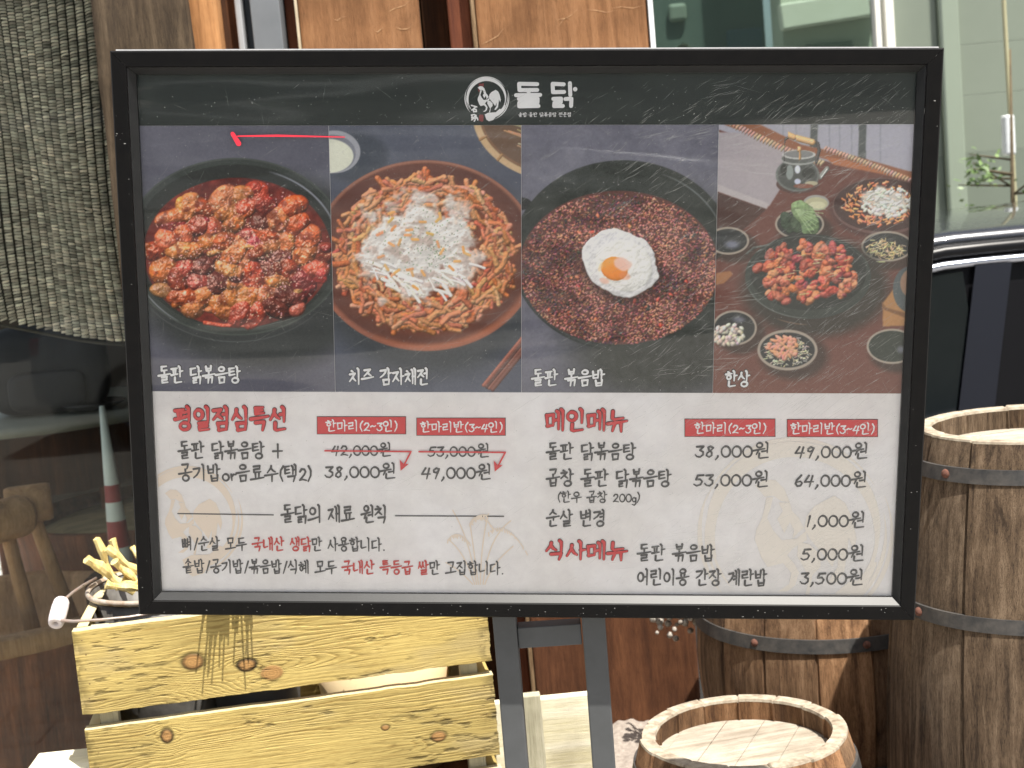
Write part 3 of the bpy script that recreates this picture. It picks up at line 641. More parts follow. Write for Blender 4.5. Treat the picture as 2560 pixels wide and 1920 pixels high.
def con(c, box, vert):
    x0, y0, x1, y1 = box
    if c in ('ㄲ', 'ㅃ', 'ㅆ', 'ㄸ', 'ㅉ'):
        b = {'ㄲ': 'ㄱ', 'ㅃ': 'ㅂ', 'ㅆ': 'ㅅ', 'ㄸ': 'ㄷ', 'ㅉ': 'ㅈ'}[c]; w = (x1 - x0)
        return con(b, (x0 - .02, y0, x0 + w * .46, y1), False) + con(b, (x0 + w * .54, y0, x1 + .02, y1), False)
    if c == 'ㄺ': w = x1 - x0; return con('ㄹ', (x0, y0, x0 + w * .52, y1), False) + con('ㄱ', (x0 + w * .6, y0 - .04, x1 + .04, y1 + .06), False)
    if c == 'ㄱ': return sub(G_V if vert else G_H, *box)
    return sub(CON[c], *box)
def vl(x, y0, y1): return [(x - .085, y0), (x, y0 + .075), (x + .008, y0 + .3), (x - .005, y1)]
def syll(ch):
    k = ord(ch) - 0xAC00; ci, vi, fi = GI[k // 588], GV[(k % 588) // 28], GF[k % 28]; o = []
    f = fi != ''
    if vi in 'ㅏㅐㅑㅓㅔㅕㅖㅣ':
        cy0, cy1, vy0, vy1 = (.10, .54, .0, .64) if f else (.22, .80, .02, 1.0)
        two = vi in 'ㅐㅔㅖ'; cx1 = .44 if two else .54
        o += con(ci, (.02, cy0, cx1, cy1), True); vx = .88 if two else .80
        if vi == 'ㅏ': vx = .74
        o.append(vl(vx, vy0, vy1)); m = vy0 + (vy1 - vy0) * .5
        if vi == 'ㅏ': o.append([(vx, m), (vx + .24, m - .03)])
        if vi in 'ㅓㅔ': o.append([(cx1 + (.02 if vi == 'ㅔ' else .06), m), ((.66 if vi == 'ㅔ' else vx), m - .03)])
        if vi in 'ㅕㅖ':
            e = .66 if vi == 'ㅖ' else vx
            o += [[(cx1 + .0, m - .08), (e, m - .12)], [(cx1 + .0, m + .12), (e, m + .08)]]
        if two: o.append(vl(.66, vy0 + .07, vy1 - .06))
        if vi == 'ㅐ': o.append([(.66, m), (.88, m - .02)])
        if f: o += con(fi, (.24, .68, .84, 1.02), False)
    elif vi in 'ㅗㅛㅜㅠㅡ':
        if f: cb, hy, fb = (.24, .02, .76, .30), .46, (.24, .64, .78, 1.02)
        else: cb, hy, fb = (.2, .08, .8, .48), (.84 if vi in 'ㅗㅛ' else .60), None
        if vi in 'ㅗㅛ' and f: cb = (.24, .0, .76, .28); hy = .52
        if ci == 'ㄱ' and vi in 'ㅜㅠㅡ': cb = (.24, .06, .72, cb[3])
        o += con(ci, cb, False); o.append([(.0, hy + .05), (.5, hy + .01), (1.0, hy - .05)])
        if vi == 'ㅗ': o.append([(.5, cb[3] + (.0 if ci == 'ㅂ' or ci == 'ㄷ' else .03)), (.5, hy)])
        if vi == 'ㅛ': o += [[(.36, cb[3] + .04), (.38, hy)], [(.64, cb[3] + .02), (.62, hy)]]
        if vi == 'ㅜ': o.append([(.54, hy), (.53, (.66 if f else 1.02))])
        if vi == 'ㅠ': o += [[(.38, hy), (.24, 1.0)], [(.68, hy), (.7, 1.04)]]
        if f:
            if vi == 'ㅜ': fb = (.24, .70, .78, 1.04)
            o += con(fi, fb, False)
    else:   # mixed vowels
        o.append(vl(.88, .0, .66 if f else 1.02))
        if vi == 'ㅢ': o += con(ci, (.1, .14, .6, .56), False); o.append([(.0, .86), (.4, .80), (.8, .70)])
        if vi == 'ㅝ':
            o += con(ci, (.2, .02, .6, .34), False); o.append([(.0, .52), (.35, .46), (.72, .4)]); o.append([(.36, .47), (.22, .76)])
            o.append([(.56, .58), (.88, .54)])
        if f: o += con(fi, (.34, .70, .94, 1.02), False)
    return [[(x, y - .035 * (x - .5)) for x, y in s] for s in o]
MISC = {
 '0': (.66, [circ(.34, .6, .27, .34, 18)]), '1': (.36, [[(.24, .28), (.1, .96)], [(.24, .28), (.18, .34)]]),
 '2': (.66, [[(.12, .42), (.24, .27), (.46, .28), (.54, .42), (.44, .6), (.08, .93), (.3, .88), (.6, .94)]]),
 '3': (.62, [[(.12, .3), (.54, .27), (.32, .52), (.52, .62), (.52, .8), (.34, .95), (.14, .92), (.04, .8)]]),
 '4': (.68, [[(.3, .28), (.04, .68), (.6, .66)], [(.54, .3), (.36, .98)]]),
 '5': (.66, [[(.62, .28), (.26, .3), (.16, .56), (.42, .54), (.54, .68), (.44, .88), (.2, .96), (.03, .86)]]),
 '6': (.62, [[(.44, .26), (.16, .56), (.08, .8), (.2, .95), (.4, .92), (.5, .76), (.4, .64), (.2, .68), (.1, .78)]]),
 '8': (.6, [[(.5, .36), (.36, .27), (.2, .34), (.24, .5), (.42, .66), (.42, .84), (.26, .95), (.1, .86), (.14, .7), (.38, .52), (.5, .36)]]),
 '9': (.6, [[(.5, .36), (.34, .28), (.16, .4), (.16, .54), (.3, .58), (.48, .44), (.52, .32)], [(.5, .36), (.26, .97)]]),
 ',': (.34, [[(.2, .88), (.19, .95), (.06, 1.12)]]), '.': (.36, [[(.16, .93), (.17, .935)]]), '·': (.45, [[(.2, .55), (.21, .555)]]),
 '(': (.4, [[(.34, .1), (.14, .35), (.1, .65), (.26, 1.0)]]), ')': (.4, [[(.12, .08), (.28, .35), (.26, .65), (.06, 1.0)]]),
 '~': (.62, [[(.06, .6), (.2, .5), (.38, .58), (.54, .5)]]), '+': (.95, [[(.1, .56), (.84, .54)], [(.5, .14), (.48, .96)]]),
 '/': (.56, [[(.46, .12), (.08, 1.0)]]), 'o': (.62, [circ(.32, .78, .24, .2)]), 'r': (.52, [[(.12, .6), (.16, .96)], [(.15, .74), (.3, .6), (.48, .62)]]),
 'g': (.5, [circ(.24, .74, .18, .18), [(.42, .58), (.42, 1.1), (.26, 1.24), (.06, 1.16)]]), ' ': (.5, [])}
ADV = 1.08
def layout(txt):
    x, out = 0.0, []
    for ch in txt:
        if 0xAC00 <= ord(ch) <= 0xD7A3: st, w = syll(ch), ADV
        else: w, st = MISC[ch]
        out.append((ch, x, st)); x += w
    return out, x - 0.08
def capsule(mb, p, q, ra, rb, w):
    dx, dy = q[0] - p[0], q[1] - p[1]; ln = math.hypot(dx, dy)
    a = math.atan2(dy, dx) if ln > 1e-9 else 0.0; vs = []
    for i in range(7): t = a + math.pi / 2 + math.pi * i / 6; vs.append(LP(p[0] + ra * math.cos(t), p[1] + ra * math.sin(t), w))
    for i in range(7): t = a - math.pi / 2 + math.pi * i / 6; vs.append(LP(q[0] + rb * math.cos(t), q[1] + rb * math.sin(t), w))
    mb.add(vs, [range(14)])
def write(mb, txt, box, wgt, w0=0.0007, skip=None, seed=0):
    """set a line of lettering into box = (x0, y0, x1, y1) of the view; wgt = pen width / letter height"""
    x0, y0, x1, y1 = box; ym = (y0 + y1) / 2
    u0, vt = S(x0, ym)[0], S((x0 + x1) / 2, y0)[1]; u1, vb = S(x1, ym)[0], S((x0 + x1) / 2, y1)[1]
    lay, tot = layout(txt); sx = (u1 - u0) / tot; sy = (vt - vb); rnd = random.Random(seed or hash(len(txt)))
    for k, (ch, gx, st) in enumerate(lay):
        if skip and skip[0] <= k < skip[1] and not skip[2]: continue
        if skip and skip[2] and not (skip[0] <= k < skip[1]): continue
        w = w0
        for s in st:
            r0 = wgt * sy / 2
            P = [(u0 + (gx + x) * sx, vt - y * sy) for x, y in s]
            m = len(P) - 1
            for i in range(m):
                fa = 1.0 + 0.16 * math.cos(math.pi * i / max(m, 1)) - (0.2 if i == m and m < 12 else 0); fb = 1.0 + 0.16 * math.cos(math.pi * (i + 1) / max(m, 1)) - (0.12 if i + 1 == m and m < 12 else 0)
                capsule(mb, P[i], P[i + 1], r0 * fa, r0 * fb, w); w += 0.000004
    return mb
m_ink = plain('charcoal_ink', L4(70, 69, 71), bmp=0, rough=0.6); m_red = plain('red_ink', L4(214, 58, 64), L4(206, 52, 58), bmp=0, rough=0.6)
m_redl = plain('red_text_ink', L4(196, 60, 58), bmp=0, rough=0.6)
m_dark = plain('outline_ink', L4(72, 34, 38), bmp=0, rough=0.6); m_white = plain('white_ink', L4(240, 240, 242), bmp=0, rough=0.6)
m_blk = plain('shadow_ink', L4(34, 36, 38), bmp=0, rough=0.6); m_beige = plain('beige_ink', L4(238, 222, 204), L4(234, 220, 206), bmp=0, rough=0.7)
m_bei2 = plain('pale_beige_ink', L4(240, 233, 224), L4(236, 229, 221), bmp=0, rough=0.7)
m_pink = plain('dull_red_ink', L4(140, 62, 62), bmp=0, rough=0.6)
def line(txt, box, wgt=0.115, mat=None, name='menu_text', skip=None, w0=0.0007):
    return write(MB(), txt, box, wgt, w0, skip).build(name, mat or m_ink, sheet)
def outlined(txt, box, wgt, edge, me, mf, name):
    b = write(MB(), txt, box, wgt + edge, 0.0006).build(name + '_outline', me, sheet); write(MB(), txt, box, wgt, 0.0016).build(name, mf, sheet)
# captions on the pictures
for t, b in (('돌판 닭볶음탕', (341, 791, 518, 826)), ('치즈 감자채전', (753, 795, 925, 830)), ('돌판 볶음밥', (1147, 798, 1304, 832)), ('한상', (1565, 801, 1617, 834))):
    outlined(t, b, 0.13, 0.075, m_blk, m_white, 'caption')
# headings
outlined('평일점심특선', (376, 879, 619, 928), 0.135, 0.05, m_dark, m_red, 'heading')
outlined('메인메뉴', (1177, 884, 1352, 930), 0.135, 0.05, m_dark, m_red, 'heading')
outlined('식사메뉴', (1176, 1168, 1351, 1208), 0.145, 0.055, m_dark, m_red, 'heading')
# red boxes
def quad_ov(mb, x0, y0, x1, y1, w, sk=0.0):
    mb.add([LP(*S(x0, y1), w), LP(*S(x1, y1 + sk), w), LP(*S(x1, y0 + sk), w), LP(*S(x0, y0), w)], [range(4)])
for (x0, y0, x1, y1), t, b in (((682, 899, 875, 938), '한마리(2~3인)', (702, 907, 856, 931)), ((897, 902, 1090, 941), '한마리반(3~4인)', (906, 910, 1083, 933)), ((1476, 904, 1672.5, 943.5), '한마리(2~3인)', (1498, 912, 1652, 936)), ((1697, 905, 1894, 944), '한마리반(3~4인)', (1705, 913, 1886, 937))):
    q = MB(); quad_ov(q, x0, y0, x1, y1, 0.0005); q.build('price_box_border', m_dark, sheet)
    q = MB(); quad_ov(q, x0 + 1.5, y0 + 1.5, x1 - 1.5, y1 - 1.5, 0.0008); q.build('price_box', m_red, sheet)
    line(t, b, 0.12, m_white, 'price_box_text', w0=0.0012)
# left column
line('돌판 닭볶음탕 +', (383, 954, 608, 990)); line('공기밥or음료수(택2)', (384, 1003, 670, 1039))
m_fade = m_ink
for t, b in (('42,000원', (713, 956, 842, 985)), ('53,000원', (921, 958, 1054, 987)), ('38,000원', (698, 1000, 852, 1033)), ('49,000원', (907, 1002, 1058, 1035))): line(t, b, 0.115, name='price_text')
for xs in (((700, 973), (885.5, 974.7), (868, 1008)), ((903, 975), (1089, 976.5), (1071, 1010))):
    a = MB(); p = [S(*q) for q in xs]
    capsule(a, p[0], p[1], 0.00095, 0.00095, 0.0017); capsule(a, p[1], p[2], 0.00095, 0.00095, 0.00172)
    x, y = xs[2]; a.add([LP(*S(x - 5, y + 8), 0.00175), LP(*S(x + 12.5, y - 6.5), 0.00175), LP(*S(x + 2.0, y - 6), 0.00175), LP(*S(x - 7, y - 16), 0.00175)], [range(4)])
    a.build('strike_arrow', m_red, sheet)
line('돌닭의 재료 원칙', (605, 1091, 834, 1128))
for x0, y0, x1, y1 in ((381.5, 1109, 587.5, 1112), (851.5, 1113.8, 1085, 1115)):
    a = MB(); capsule(a, S(x0, y0), S(x1, y1), 0.0007, 0.0007, 0.0007); a.build('divider_rule', m_ink, sheet)
t = '뼈/순살 모두 국내산 생닭만 사용합니다.'; b = (391, 1160, 829, 1189)
line(t, b, 0.115, skip=(0, 8, True)); line(t, b, 0.115, skip=(14, 99, True)); line(t, b, 0.125, m_redl, 'red_menu_text', (8, 14, True))
t = '솥밥/공기밥/볶음밥/식혜 모두 국내산 특등급 쌀만 고집합니다.'; b = (393, 1210, 1085, 1239)
line(t, b, 0.115, skip=(0, 17, True)); line(t, b, 0.115, skip=(26, 99, True)); line(t, b, 0.125, m_redl, 'red_menu_text', (17, 26, True))
# right column
for t, b in (('돌판 닭볶음탕', (1178, 957, 1371, 992)), ('곱창 돌판 닭볶음탕', (1178, 1014, 1447, 1050)), ('(한우 곱창 200g)', (1201, 1061, 1379, 1085)), ('순살 변경', (1178, 1101, 1306, 1136)), ('돌판 볶음밥', (1374, 1176, 1540, 1211)), ('어린이용 간장 계란밥', (1373, 1229, 1653, 1264))): line(t, b)
for t, b in (('38,000원', (1498, 955, 1659, 989)), ('49,000원', (1714, 956, 1872, 990)), ('53,000원', (1495, 1017, 1657, 1051)), ('64,000원', (1713, 1018, 1869, 1052)), ('1,000원', (1738, 1105, 1865, 1139)), ('5,000원', (1726, 1177, 1863, 1211)), ('3,500원', (1724, 1229, 1861, 1263))): line(t, b, 0.115, name='price_text')
# the shop's name and its subtitle
def strokes_ov(strokes, wd, mat, name, w0, sc=(1.0, 0.0, 0.0)):
    """strokes in the units of the emblem drawing: (x, y) -> view = origin + scale * xy"""
    s, ox, oy = sc; a = MB(); w = w0
    for st in strokes:
        P = [S(ox + s * x, oy + s * y) for x, y in st]
        for i in range(len(P) - 1): capsule(a, P[i], P[i + 1], wd * s * 0.000502, wd * s * 0.000502, w); w += 0.000004
    return a.build(name, mat, sheet)
EMB = (0.1582 / K, 1130 / K, 170 / K)
dol = [[(1060, 250), (1345, 255)], [(1060, 250), (1065, 350), (1345, 347)], [(1210, 347), (1210, 425)], [(1010, 430), (1392, 425)], [(1055, 488), (1352, 485), (1350, 543), (1062, 548), (1060, 605), (1365, 600)]]
dak = [[(1590, 250), (1765, 258)], [(1590, 250), (1595, 382), (1770, 378)], [(1862, 240), (1868, 425)], [(1600, 488), (1722, 484), (1718, 540), (1618, 548), (1612, 602), (1750, 600)], [(1790, 490), (1885, 484), (1880, 600)]]
strokes_ov(dol + dak, 31, m_white, 'shop_name', 0.0008, EMB)
a = MB(); q = S(EMB[1] + EMB[0] * 1945, EMB[2] + EMB[0] * 335); capsule(a, q, q, 0.0024, 0.0024, 0.0008); a.build('shop_name_dot', m_white, sheet)
line('솥밥·돌판 닭볶음탕 전문점', (1120, 243, 1234, 252), 0.12, m_white, 'subtitle', w0=0.0008)
# emblem: brush ring and rooster
def arc_poly(cx, cy, r, a0, a1, wf, n=40):
    o, i_ = [], []
    for k in range(n + 1):
        t = k / n; a = R(a0 + (a1 - a0) * t); w = wf(t); o.append((cx + (r + w / 2) * math.cos(a), cy + (r + w / 2) * math.sin(a))); i_.append((cx + (r - w / 2) * math.cos(a), cy + (r - w / 2) * math.sin(a)))
    return o + i_[::-1]
RING = [arc_poly(545, 478, 300, 162, 384, lambda t: 14 + 42 * math.sin(math.pi * min(1, t * 1.1)) ** 0.7), arc_poly(545, 478, 336, 200, 330, lambda t: 14 * math.sin(math.pi * t) + 1), arc_poly(545, 478, 340, 140, 205, lambda t: 16 * math.sin(math.pi * t) + 1), arc_poly(545, 478, 352, -22, 70, lambda t: 15 * math.sin(math.pi * t) + 1),
        arc_poly(545, 478, 330, -12, 62, lambda t: 14 * math.sin(math.pi * t) + 1), arc_poly(545, 478, 305, 20, 62, lambda t: 24 + 30 * t), arc_poly(545, 478, 318, 146, 190, lambda t: 10 * math.sin(math.pi * t) + 1), arc_poly(545, 478, 300, 140, 168, lambda t: 9 * math.sin(math.pi * t) + 1),
        [(515, 735), (570, 707), (690, 700), (752, 645), (800, 660), (745, 716), (675, 790), (650, 822), (580, 842), (540, 812)]]
BIRD = [[(405, 310), (440, 286), (480, 290), (510, 320), (530, 370), (500, 365), (470, 345), (440, 350), (420, 325)], [(445, 352), (470, 350), (462, 385), (448, 425), (470, 470), (500, 505), (555, 500), (590, 470), (590, 505), (540, 535), (520, 560), (545, 590), (562, 622), (548, 668), (520, 690), (488, 690), (526, 664), (535, 624), (505, 588), (450, 602), (428, 570), (404, 505), (408, 470), (430, 425), (440, 385)],
        [(530, 370), (538, 400), (562, 425), (580, 462), (560, 478), (540, 500), (545, 470), (530, 440), (510, 480), (485, 430), (505, 400), (490, 370)],
        [(590, 420), (620, 382), (690, 345), (730, 372), (755, 430), (770, 500), (760, 545), (742, 495), (734, 560), (725, 622), (690, 662), (668, 656), (702, 600), (704, 545), (682, 602), (652, 560), (602, 500), (582, 462)], [(560, 512), (600, 520), (640, 558), (640, 600), (610, 632), (600, 702), (585, 702), (600, 640), (578, 602), (556, 562)]]
COMB = [[(420, 283), (430, 245), (460, 252), (500, 240), (500, 300), (475, 285), (440, 280)], [(410, 330), (435, 340), (440, 382), (416, 368)]]
def clip(poly, u0, u1, v0, v1):
    for ax, lim, sg in ((0, u0, 1), (0, u1, -1), (1, v0, 1), (1, v1, -1)):
        out = []
        for i in range(len(poly)):
            p, q = poly[i - 1], poly[i]; a, b = sg * (p[ax] - lim), sg * (q[ax] - lim)
            if (a >= 0) != (b >= 0): t = a / (a - b); out.append(tuple(p[k] + t * (q[k] - p[k]) for k in (0, 1)))
            if b >= 0: out.append(q)
        poly = out
        if len(poly) < 3: return []
    return poly
def emblem(polys, sc, mat, name, w0, step=0.00001):
    s, ox, oy = sc; a = MB(); w = w0
    for pl in polys:
        c = clip([S(ox + s * x, oy + s * y) for x, y in pl], 0.0015, SW - 0.0015, -SH + 0.0015, -0.001)
        if c: a.add([LP(*p_, w) for p_ in c], [range(len(c))]); w += step
    return a.build(name, mat, sheet)
emblem(RING + BIRD, EMB, m_white, 'rooster_emblem', 0.0008); emblem(COMB, EMB, m_pink, 'rooster_comb', 0.0010)
strokes_ov([[(305, 590), (390, 615)], [(375, 612), (335, 650), (312, 665)], [(335, 650), (340, 690), (385, 688), (380, 655), (340, 650)], [(305, 745), (330, 740)], [(320, 740), (310, 790), (335, 780)], [(345, 735), (380, 750), (350, 770), (385, 775), (350, 795), (400, 790), (405, 820)], [(310, 820), (335, 800)], [(350, 840), (365, 815)]], 11, m_white, 'brush_signature', 0.0008, EMB)
strokes_ov([[(450, 760), (450, 815)], [(472, 760), (470, 825)]], 24, m_pink, 'seal_mark', 0.0008, EMB)
emblem(RING + BIRD, (0.338, 401 - 0.338 * 545, 1122 - 0.338 * 478), m_beige, 'pale_emblem', 0.00035)
emblem(RING + BIRD, (0.60, 1712 - 0.60 * 545, 1150 - 0.60 * 478), m_bei2, 'pale_emblem', 0.00035)
# pale drawing of rice ears
st = []
random.seed(3)
for base, ctl, tip in (((1030, 1262), (1015, 1150), (1012, 1130)), ((1040, 1262), (1050, 1160), (1100, 1125)), ((1022, 1262), (1000, 1190), (965, 1165)), ((1034, 1262), (1036, 1170), (1052, 1110)), ((1026, 1262), (1010, 1160), (975, 1102)), ((1044, 1262), (1060, 1215), (1105, 1180)), ((1018, 1262), (990, 1230), (960, 1215))):
    st.append([((1 - t) ** 2 * base[0] + 2 * t * (1 - t) * ctl[0] + t * t * tip[0], (1 - t) ** 2 * base[1] + 2 * t * (1 - t) * ctl[1] + t * t * tip[1]) for t in np.linspace(0, 1, 9)])
for (x0, y0), (x1, y1), (x2, y2) in (((1012, 1130), (1030, 1095), (1062, 1140)), ((1052, 1150), (1090, 1118), (1132, 1190)), ((965, 1165), (985, 1140), (1010, 1172)), ((1012, 1130), (1028, 1108), (1048, 1112))):
    for t in np.linspace(0, 1, 17):
        x = (1 - t) ** 2 * x0 + 2 * t * (1 - t) * x1 + t * t * x2; y = (1 - t) ** 2 * y0 + 2 * t * (1 - t) * y1 + t * t * y2
        st.append([(x, y), (x + random.uniform(-2, 5), y + random.uniform(4, 8))])
strokes_ov(st, 1.5, m_beige, 'rice_plant_drawing', 0.0004)

# red felt pen mark left on the acrylic and the clear cover itself
m_acr = pane('clear_acrylic', (0.99, 0.995, 0.99, 1), 0.05, dirt=0.009, ior=1.16, extra=0.035, dirtcol=(0.62, 0.66, 0.64, 1), wave=0.30, wscale=2.4, wst=(0.6, 3.2, 1.0))
ac = MB().add([LP(u_, v_, 0.0042) for u_, v_ in ((0.0004, -SH + 0.0004), (SW - 0.0004, -SH + 0.0004), (SW - 0.0004, -0.0004), (0.0004, -0.0004))], [range(4)])
ac = ac.build('acrylic_cover', m_acr, board)
a = MB(); capsule(a, S(504, 289), S(517, 310), 0.0022, 0.0028, 0.0045); capsule(a, S(515, 294), S(600, 293), 0.0007, 0.0012, 0.00452); capsule(a, S(600, 293), S(745, 296), 0.0012, 0.0005, 0.00454)
a.build('red_pen_mark', plain('red_marker', L4(214, 40, 62), bmp=0), ac)
random.seed(21); sc_ = MB()
def scratch(x, y, ang, ln, wd):
    p, q = S(x, y), S(x + ln * math.cos(ang), y - ln * math.sin(ang)); d = Vector((q[0] - p[0], q[1] - p[1])); L_ = d.length
    if L_ < 1e-6 or not (0.003 < p[0] < SW - 0.003 and 0.003 < q[0] < SW - 0.003 and -SH + 0.003 < p[1] < -0.003 and -SH + 0.003 < q[1] < -0.003): return
    nn_ = Vector((-d.y, d.x)) / L_ * wd / 2; m = ((p[0] + q[0]) / 2, (p[1] + q[1]) / 2); w = 0.00445 + random.random() * 0.0001; k = random.uniform(-0.02, 0.02) * L_
    m = (m[0] - d.y / L_ * k, m[1] + d.x / L_ * k)
    sc_.add([LP(*p, w), LP(m[0] - nn_.x, m[1] - nn_.y, w), LP(*q, w), LP(m[0] + nn_.x, m[1] + nn_.y, w)], [range(4)])
for k in range(2300):      # wiped with a gritty cloth: families of parallel strokes, most of them on the right half
    x = 1960 - abs(random.gauss(0, 430)); y = random.uniform(160, 1270); ang = R(random.gauss(36, 7)); scratch(x, y, ang, abs(random.gauss(22, 22)) + 5, random.choice((0.00009, 0.00013, 0.00019)))
for c in range(46):
    x, y = random.uniform(1330, 1940), random.uniform(170, 1250); ang = R(random.choice((random.gauss(8, 5), random.gauss(36, 5))))
    if y < 350: ang = R(random.gauss(9, 4))
    for k in range(random.randint(4, 13)): scratch(x + random.gauss(0, 24), y + random.gauss(0, 11), ang + random.gauss(0, 0.04), random.uniform(20, 80), random.choice((0.0001, 0.00014, 0.0002)))
for k in range(340): scratch(random.uniform(310, 1950), random.uniform(160, 1275), random.uniform(0, 3.14), abs(random.gauss(20, 30)), 0.0001)
for k in range(70): scratch(random.uniform(310, 1500), random.uniform(400, 1275), R(random.gauss(12, 18)), random.uniform(30, 150), 0.0001)
for k in range(1300): scratch(random.uniform(305, 1960), random.triangular(155, 1275, 250), random.uniform(0, 3.14), random.uniform(1.0, 3.6), random.uniform(0.0003, 0.0007))
tag(sc_.build('scratches', plain('scratch_white', (0.36, 0.37, 0.355, 1), bmp=0), ac), kind='stuff')

# ============================================================ the setting
def ground_sheet():
    m, n, l, p = new_mat('pale_paving')
    v = coords(n, l, (1, 1, 1)); br = n.new('ShaderNodeTexBrick'); br.inputs['Scale'].default_value = 1.0; br.inputs['Brick Width'].default_value = 0.4; br.inputs['Row Height'].default_value = 0.2; br.inputs['Mortar Size'].default_value = 0.006
    br.inputs['Color1'].default_value = (0.36, 0.34, 0.31, 1); br.inputs['Color2'].default_value = (0.42, 0.40, 0.37, 1); br.inputs['Mortar'].default_value = (0.16, 0.15, 0.14, 1); l.new(v.outputs[0], br.inputs['Vector'])
    t = noise(n, l, v, 18, 6, 0.7); r = ramp(n, [(0.3, (0.75, 0.75, 0.75, 1)), (0.7, (1.1, 1.1, 1.1, 1))]); l.new(t.outputs[0], r.inputs[0])
    l.new(mixc(n, l, 1.0, br.outputs[0], r.outputs[0], 'MULTIPLY'), p.inputs['Base Color']); p.inputs['Roughness'].default_value = 0.85
    l.new(bump(n, l, t.outputs[0], 0.3).outputs[0], p.inputs['Normal'])
    g = MB().add([(-60, -60, 0), (60, -60, 0), (60, 60, 0), (-60, 60, 0)], [range(4)]).build('ground', m); tag(g, kind='structure')
ground_sheet()

m_plank = wood('plank_wood', L4(170, 127, 91), L4(153, 111, 76), L4(130, 92, 62), 'Z', 2.2, 0.85, 0.9, None, 0.55)
m_plankl = wood('lower_plank_wood', L4(116, 77, 52), L4(98, 63, 42), L4(74, 47, 33), 'Z', 2.2, 0.8, 0.9, None, 0.5)  # darker wood tone for the lower boards of the wall
m_plank2 = wood('red_brown_wood', L4(132, 78, 50), L4(112, 64, 42), L4(92, 50, 34), 'Z', 0.9, 0.7, 0.3, None, 0.3)
m_plankd = wood('dark_wood', L4(92, 58, 34), L4(70, 44, 26), L4(50, 32, 20), 'Z', 0.9, 0.8, 0.3, None, 0.4)
m_timber = wood('weathered_timber', L4(112, 98, 80), L4(84, 72, 58), L4(56, 48, 40), 'Z', 1.6, 0.9, 0.9, None, 0.7)
m_timberl = wood('lit_timber', L4(196, 150, 104), L4(176, 128, 84), L4(140, 98, 62), 'Z', 0.8, 0.85, 0.5, None, 0.3)  # paler copy of the timber, for the lit face of the post
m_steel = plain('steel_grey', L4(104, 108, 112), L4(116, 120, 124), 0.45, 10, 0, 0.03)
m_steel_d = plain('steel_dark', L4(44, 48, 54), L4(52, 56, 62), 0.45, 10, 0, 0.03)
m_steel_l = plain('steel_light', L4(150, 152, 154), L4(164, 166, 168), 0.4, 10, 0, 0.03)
m_whitep = plain('white_trim', L4(214, 218, 220), L4(226, 230, 232), 0.4, 20, 0, 0.02)
m_blackin = plain('dark_interior', L4(52, 44, 36), L4(70, 59, 48), 0.9, 6, 0, 0.1)

WY = 2.80
def X(x, y=50, Y=WY): return at(x, y, Y).x
facade = empty('shop_facade', (0, WY, 0), 0, 'rough timber and plank shop wall behind the menu board with a window at the left', 'shop front')
def fpart(name, mat, x0, x1, y0, y1, z0, z1, bev=0.004, parent=None):
    b = MB().box(x0, x1, y0 - WY, y1 - WY, z0, z1, bev); return b.build(name, mat, parent or facade)
def rough_post(name, mat, x0, x1, y0, y1, z0, z1, amp, seed, parent):
    rnd = np.random.default_rng(seed); nzs = 90; zs = np.linspace(z0, z1, nzs); b = MB()
    ring = []
    for k in range(4 * 6):
        s_, t = divmod(k, 6); t /= 6.0
        ring.append([(x0 + (x1 - x0) * t, y0), (x1, y0 + (y1 - y0) * t), (x1 - (x1 - x0) * t, y1), (x0, y1 - (y1 - y0) * t)][s_])
    n1 = vnoise(nzs, 24, 14, 4, seed, 0.5, 1.0)
    cx, cy = (x0 + x1) / 2, (y0 + y1) / 2; vs = []
    for i, z in enumerate(zs):
        for j, (x, y) in enumerate(ring):
            k = 1 + amp * (n1[i, j] - 0.5) * 2; vs.append((cx + (x - cx) * k, cy + (y - cy) * k - WY, z))
    m = len(ring); fs = [(i * m + j, i * m + (j + 1) % m, (i + 1) * m + (j + 1) % m, (i + 1) * m + j) for i in range(nzs - 1) for j in range(m)]
    return b.add(vs, fs, True).build(name, mat, parent)
rough_post('timber_post', m_timber, X(219), X(424), 2.705, 2.90, 0, 2.6, 0.16, 4, facade)
rough_post('timber_post', m_timberl, X(414), X(482), 2.735, 2.90, 0, 2.6, 0.05, 6, facade)  # lit face of the post, its light put into the paler timber
fpart('shade_board', m_plankd, X(478), X(516), 2.80, 2.92, 0, 2.6)  # dark board standing in for the shade beside the post
ch_ = fpart('steel_channel', m_steel, X(548), X(611), 2.775, 2.92, 0, 2.6, 0.002)
fpart('channel_web', m_steel_d, X(529), X(547.6), 2.815, 2.92, 0, 2.6, 0.001, ch_); fpart('channel_lip', m_steel_l, X(515), X(528.6), 2.775, 2.92, 0, 2.6, 0.003, ch_)
fpart('plank', m_plank2, X(612), X(640), 2.84, 2.93, 0, 2.6)
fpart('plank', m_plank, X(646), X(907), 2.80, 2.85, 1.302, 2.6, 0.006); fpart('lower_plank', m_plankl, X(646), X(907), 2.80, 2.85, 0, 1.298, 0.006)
fpart('cover_strip', plain('pale_strip', L4(196, 182, 156), L4(170, 156, 130), 0.8, 40), X(640), X(645.6), 2.795, 2.84, 0, 2.6, 0.001)
fpart('plank', m_plankd, X(908), X(967), 2.90, 2.95, 0, 2.6)
fpart('plank', m_plank2, X(968), X(1018), 2.83, 2.90, 0, 2.6)
fpart('plank_edge', wood('sawn_edge', L4(170, 148, 118), L4(128, 106, 80), L4(86, 66, 48), 'Z', 1.6), X(1018.5), X(1029), 2.80, 2.88, 0, 2.6, 0.003)
